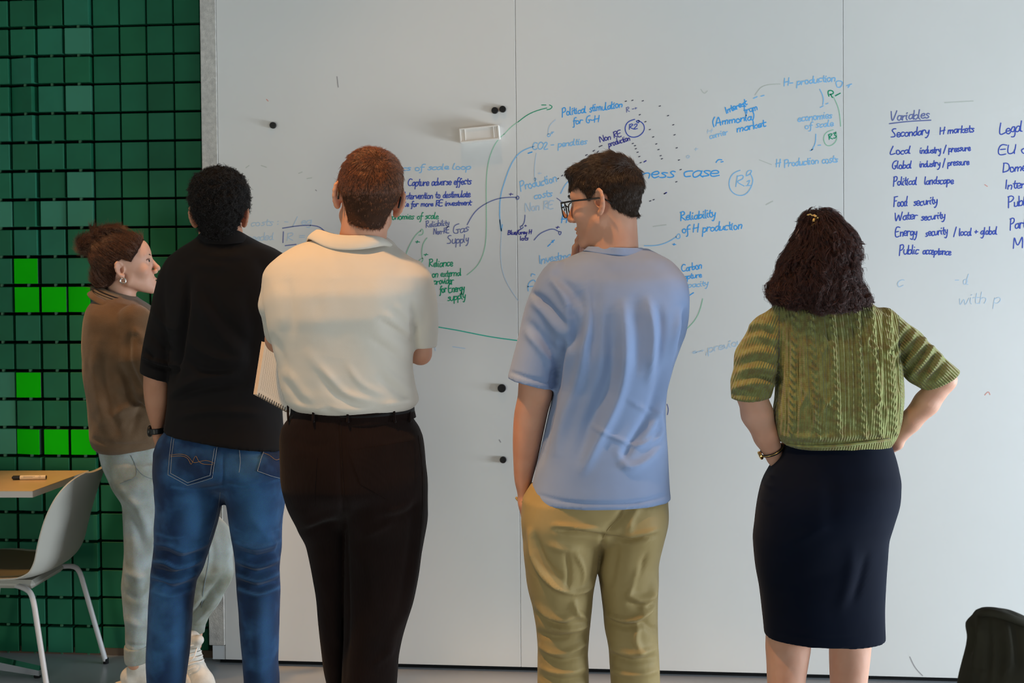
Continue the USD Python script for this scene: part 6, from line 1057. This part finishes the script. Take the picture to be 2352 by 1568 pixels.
m_shell = mat('chair_shell', srgb(176, 176, 168), rough=0.5, spec=0.35); m_leg = mat('chair_leg', srgb(196, 196, 198), rough=0.35, spec=0.5); m_pad = mat('seat_pad', srgb(92, 88, 66), rough=0.9)
def shell_chair(o, yaw, label, seat_z=.435, k=1.0):
    """One-piece moulded shell on four tubular legs; local +x is the way the sitter faces, y across."""
    t = thing('chair', label, 'chair', o, yaw)
    prof = [(.235, seat_z - .012), (.21, seat_z + .006), (.12, seat_z + .004), (0, seat_z - .006), (-.10, seat_z - .004), (-.165, seat_z + .012), (-.205, seat_z + .06), (-.228, seat_z + .13), (-.25, seat_z + .20), (-.275, seat_z + .27), (-.30, seat_z + .33), (-.318, seat_z + .365)]
    wid = [.185, .205, .215, .218, .218, .215, .212, .212, .208, .196, .160, .085]; crv = [.004, .006, .012, .016, .02, .028, .036, .042, .044, .040, .028, .010]
    s = np.linspace(0, 1, 46); u = np.linspace(0, 1, len(prof)); pr = PchipInterpolator(u, np.array(prof))(s); wd = PchipInterpolator(u, wid)(s); cv = PchipInterpolator(u, crv)(s); tg = np.gradient(pr, axis=0); tg /= np.linalg.norm(tg, axis=1, keepdims=True); nm = np.stack([-tg[:, 1], tg[:, 0]], 1); nm[nm[:, 0] + nm[:, 1] < 0] *= -1
    y = np.linspace(-1, 1, 25); vt = np.zeros((46, 25, 3)); vb = np.zeros((46, 25, 3))
    for i in range(46):
        for j in range(25):
            lift = cv[i] * abs(y[j]) ** 2.6; p = pr[i] + nm[i] * lift; e = .0045 * (1 - .5 * abs(y[j]) ** 6); vt[i, j] = (p[0] + nm[i, 0] * e, y[j] * wd[i], p[1] + nm[i, 1] * e); vb[i, j] = (p[0] - nm[i, 0] * e, y[j] * wd[i], p[1] - nm[i, 1] * e)
    def grid(v, flip):
        a = np.arange(46 * 25).reshape(46, 25); q = np.stack([a[:-1, :-1], a[1:, :-1], a[1:, 1:], a[:-1, 1:]], -1).reshape(-1, 4); return q[:, ::-1] if flip else q
    V = np.vstack([vt.reshape(-1, 3), vb.reshape(-1, 3)]); n0 = 46 * 25; a = np.arange(n0).reshape(46, 25); ring = np.r_[a[:, 0], a[-1, 1:], a[-2::-1, -1], a[0, -2:0:-1]]; rn = np.roll(ring, -1); Q = np.vstack([grid(vt, False), grid(vb, True) + n0, np.stack([ring, ring + n0, rn + n0, rn], 1)])
    m = trimesh.Trimesh(V, np.vstack([Q[:, [0, 1, 2]], Q[:, [0, 2, 3]]]), process=False)
    if m.volume < 0: m.invert()
    obj('shell', m, m_shell, t, smooth=50, world=False)
    sel = vt[3:20, 2:-2] + np.array([0, 0, .001]); a = np.arange(17 * 21).reshape(17, 21); up = sel + np.array([0, 0, .006]); q = np.stack([a[:-1, :-1], a[1:, :-1], a[1:, 1:], a[:-1, 1:]], -1).reshape(-1, 4); n0 = 17 * 21; ring = np.r_[a[:, 0], a[-1, 1:], a[-2::-1, -1], a[0, -2:0:-1]]; rn = np.roll(ring, -1); Q = np.vstack([q, q[:, ::-1] + n0, np.stack([ring, ring + n0, rn + n0, rn], 1)])
    m = trimesh.Trimesh(np.vstack([up.reshape(-1, 3), sel.reshape(-1, 3)]), np.vstack([Q[:, [0, 1, 2]], Q[:, [0, 2, 3]]]), process=False)
    if m.volume < 0: m.invert()
    obj('seat_pad', m, m_pad, t, smooth=40, world=False)
    obj('under_frame', box((-.13, -.13, seat_z - .045), (.13, .13, seat_z - .014), .012), m_shell, t, world=False)
    for sx, sy in ((1, 1), (1, -1), (-1, 1), (-1, -1)):
        pts = [(sx * .05, sy * .11, seat_z - .036), (sx * .12, sy * .165, seat_z - .036), (sx * .15, sy * .19, seat_z - .05), (sx * .165, sy * .20, seat_z - .09), (sx * .235, sy * .245, .012)]
        p = np.vstack([spline(pts[:4], 18), [pts[4]]]); obj('leg', tube(p, .0098, 12), m_leg, t, smooth=40, world=False); gl = lathe([(0, 0), (.0105, 0), (.0105, .02), (0, .02)], 16); gl.apply_translation((sx * .2365, sy * .246, 0)); obj('glide', gl, m_black, t, smooth=35, world=False)
    return t
c = P(36, 1290, 4.84); c[2] = 0; shell_chair(c, math.pi + YAW - .09, 'pale grey moulded shell chair by the table, in front of the green tile wall')
c = P(2420, 1500, 2.62); c[2] = 0; c = c + R0 * .06 + _f0 * .30; shell_chair(c, math.radians(90) + YAW - .1, 'moulded shell chair at the lower right corner with a dark coat over its back')
# coat over the back of the chair
pc = Person(2300, 2.62, 'dark olive coat hanging over the chair back at the lower right corner', 'coat', 'coat')
def coat(p):
    rows = p.rows([(1402, 2262, 2290, .0, .018), (1406, 2248, 2320, .0, .035), (1420, 2238, 2360, .0, .05), (1438, 2223, 2392, .0, .06), (1470, 2228, 2415, -.005, .068), (1500, 2224, 2430, -.008, .075), (1540, 2214, 2440, -.01, .082), (1568, 2208, 2446, -.01, .086), (1680, 2196, 2460, -.015, .10), (1760, 2190, 2466, -.015, .105)])
    V = vol_for([rows], .0055); V.loft(rows, 0, 2.4); V.loft([(z - .05, cx + .02, cy, a - .03, max(b - .012, .008)) for z, cx, cy, a, b in rows if a > .05], .006, 2.4, 's'); m = V.mesh(4)
    m = p.folds(m, [([(2250, 1412), (2246, 1470), (2232, 1560)], 7, 6), ([(2236, 1430), (2236, 1470), (2228, 1500)], 5, -8), ([(2266, 1415), (2270, 1480), (2266, 1568)], 9, -9), ([(2282, 1420), (2296, 1500), (2292, 1568)], 12, -7), ([(2310, 1430), (2316, 1500), (2306, 1568)], 10, 6), ([(2325, 1425), (2338, 1490), (2340, 1530)], 8, -8), ([(2226, 1532), (2245, 1534), (2262, 1538)], 3, -3)], 4, (9, 9, 5), 77)
    mt = mat('coat_olive', (0.034, 0.032, 0.021), rough=0.85, spec=0.12, noise=(8, (0.024, 0.023, 0.016)), bump=('noise', 420, 0.15, 0.001)); p.put('coat_body', m, mt)
    p.put('collar', tube(spline([p.L(2252, 1409, -.01), p.L(2268, 1406, -.045), p.L(2300, 1412, -.055), p.L(2345, 1428, -.05), p.L(2400, 1450, -.03)], 26), .008, 10), mt)
coat(pc)
# spiral notebook held by the man in the polo shirt
m_page = mat('paper', (0.68, 0.68, 0.66), rough=0.8); m_cover = mat('notebook_edge', srgb(222, 196, 168), rough=0.7); m_rule = mat('paper_rule', srgb(120, 124, 132), rough=0.8); m_wire = mat('spiral_wire', (0.02, 0.02, 0.022), rough=0.35, metal=0.6)
nb = A; k0, k1, k2, k3 = nb.L(609, 784, .225), nb.L(590, 906, .225), nb.L(668, 948, .20), nb.L(690, 830, .20)
tn = thing('notebook', 'spiral notebook with ruled pages under the arm of the man in the polo shirt', 'notebook', nb.world((k0 + k2) / 2), 0)
nrm = np.cross(k1 - k0, k3 - k0); nrm /= np.linalg.norm(nrm); nrm = nrm if nrm[1] < 0 else -nrm
shear = nrm + np.array([1.05, 0, 0]); m_rule = mat('paper_rule_pale', srgb(168, 170, 176), rough=0.8)
def slab(a, b, inset=0.0):
    c = (k0 + k1 + k2 + k3) / 4; q = [p_ + (c - p_) * inset for p_ in (k0, k1, k2, k3)]; return trimesh.convex.convex_hull(nb.world(np.array([p_ + shear * a for p_ in q] + [p_ + shear * b for p_ in q])))
obj('back_cover', slab(-.0165, -.0145), m_cover, tn); obj('page_block', slab(-.0143, -.0006, .012), m_cover, tn, label='stack of pages seen edge on'); obj('page', slab(-.0003, .0003), m_page, tn, label='open ruled page')
for i in range(16):
    u = .08 + .055 * i; a, b = k0 + (k3 - k0) * u, k1 + (k2 - k1) * u; obj('ruled_line', tube(nb.world(np.array([a + (b - a) * .05 + nrm * .0004, a + (b - a) * .88 + nrm * .0004])), .00022, 4), m_rule, tn)
for i in range(14):
    u = .06 + .064 * i; c = k1 + (k2 - k1) * u; dn = (k1 - k0) / np.linalg.norm(k1 - k0); cc = c - dn * .002 - nrm * .007; obj('spiral_ring', tube(nb.world(np.array([cc + dn * .0085 * math.cos(w_) + nrm * .0105 * math.sin(w_) for w_ in np.linspace(0, 2 * np.pi, 22)])), .0009, 6, False), m_wire, tn, smooth=True)
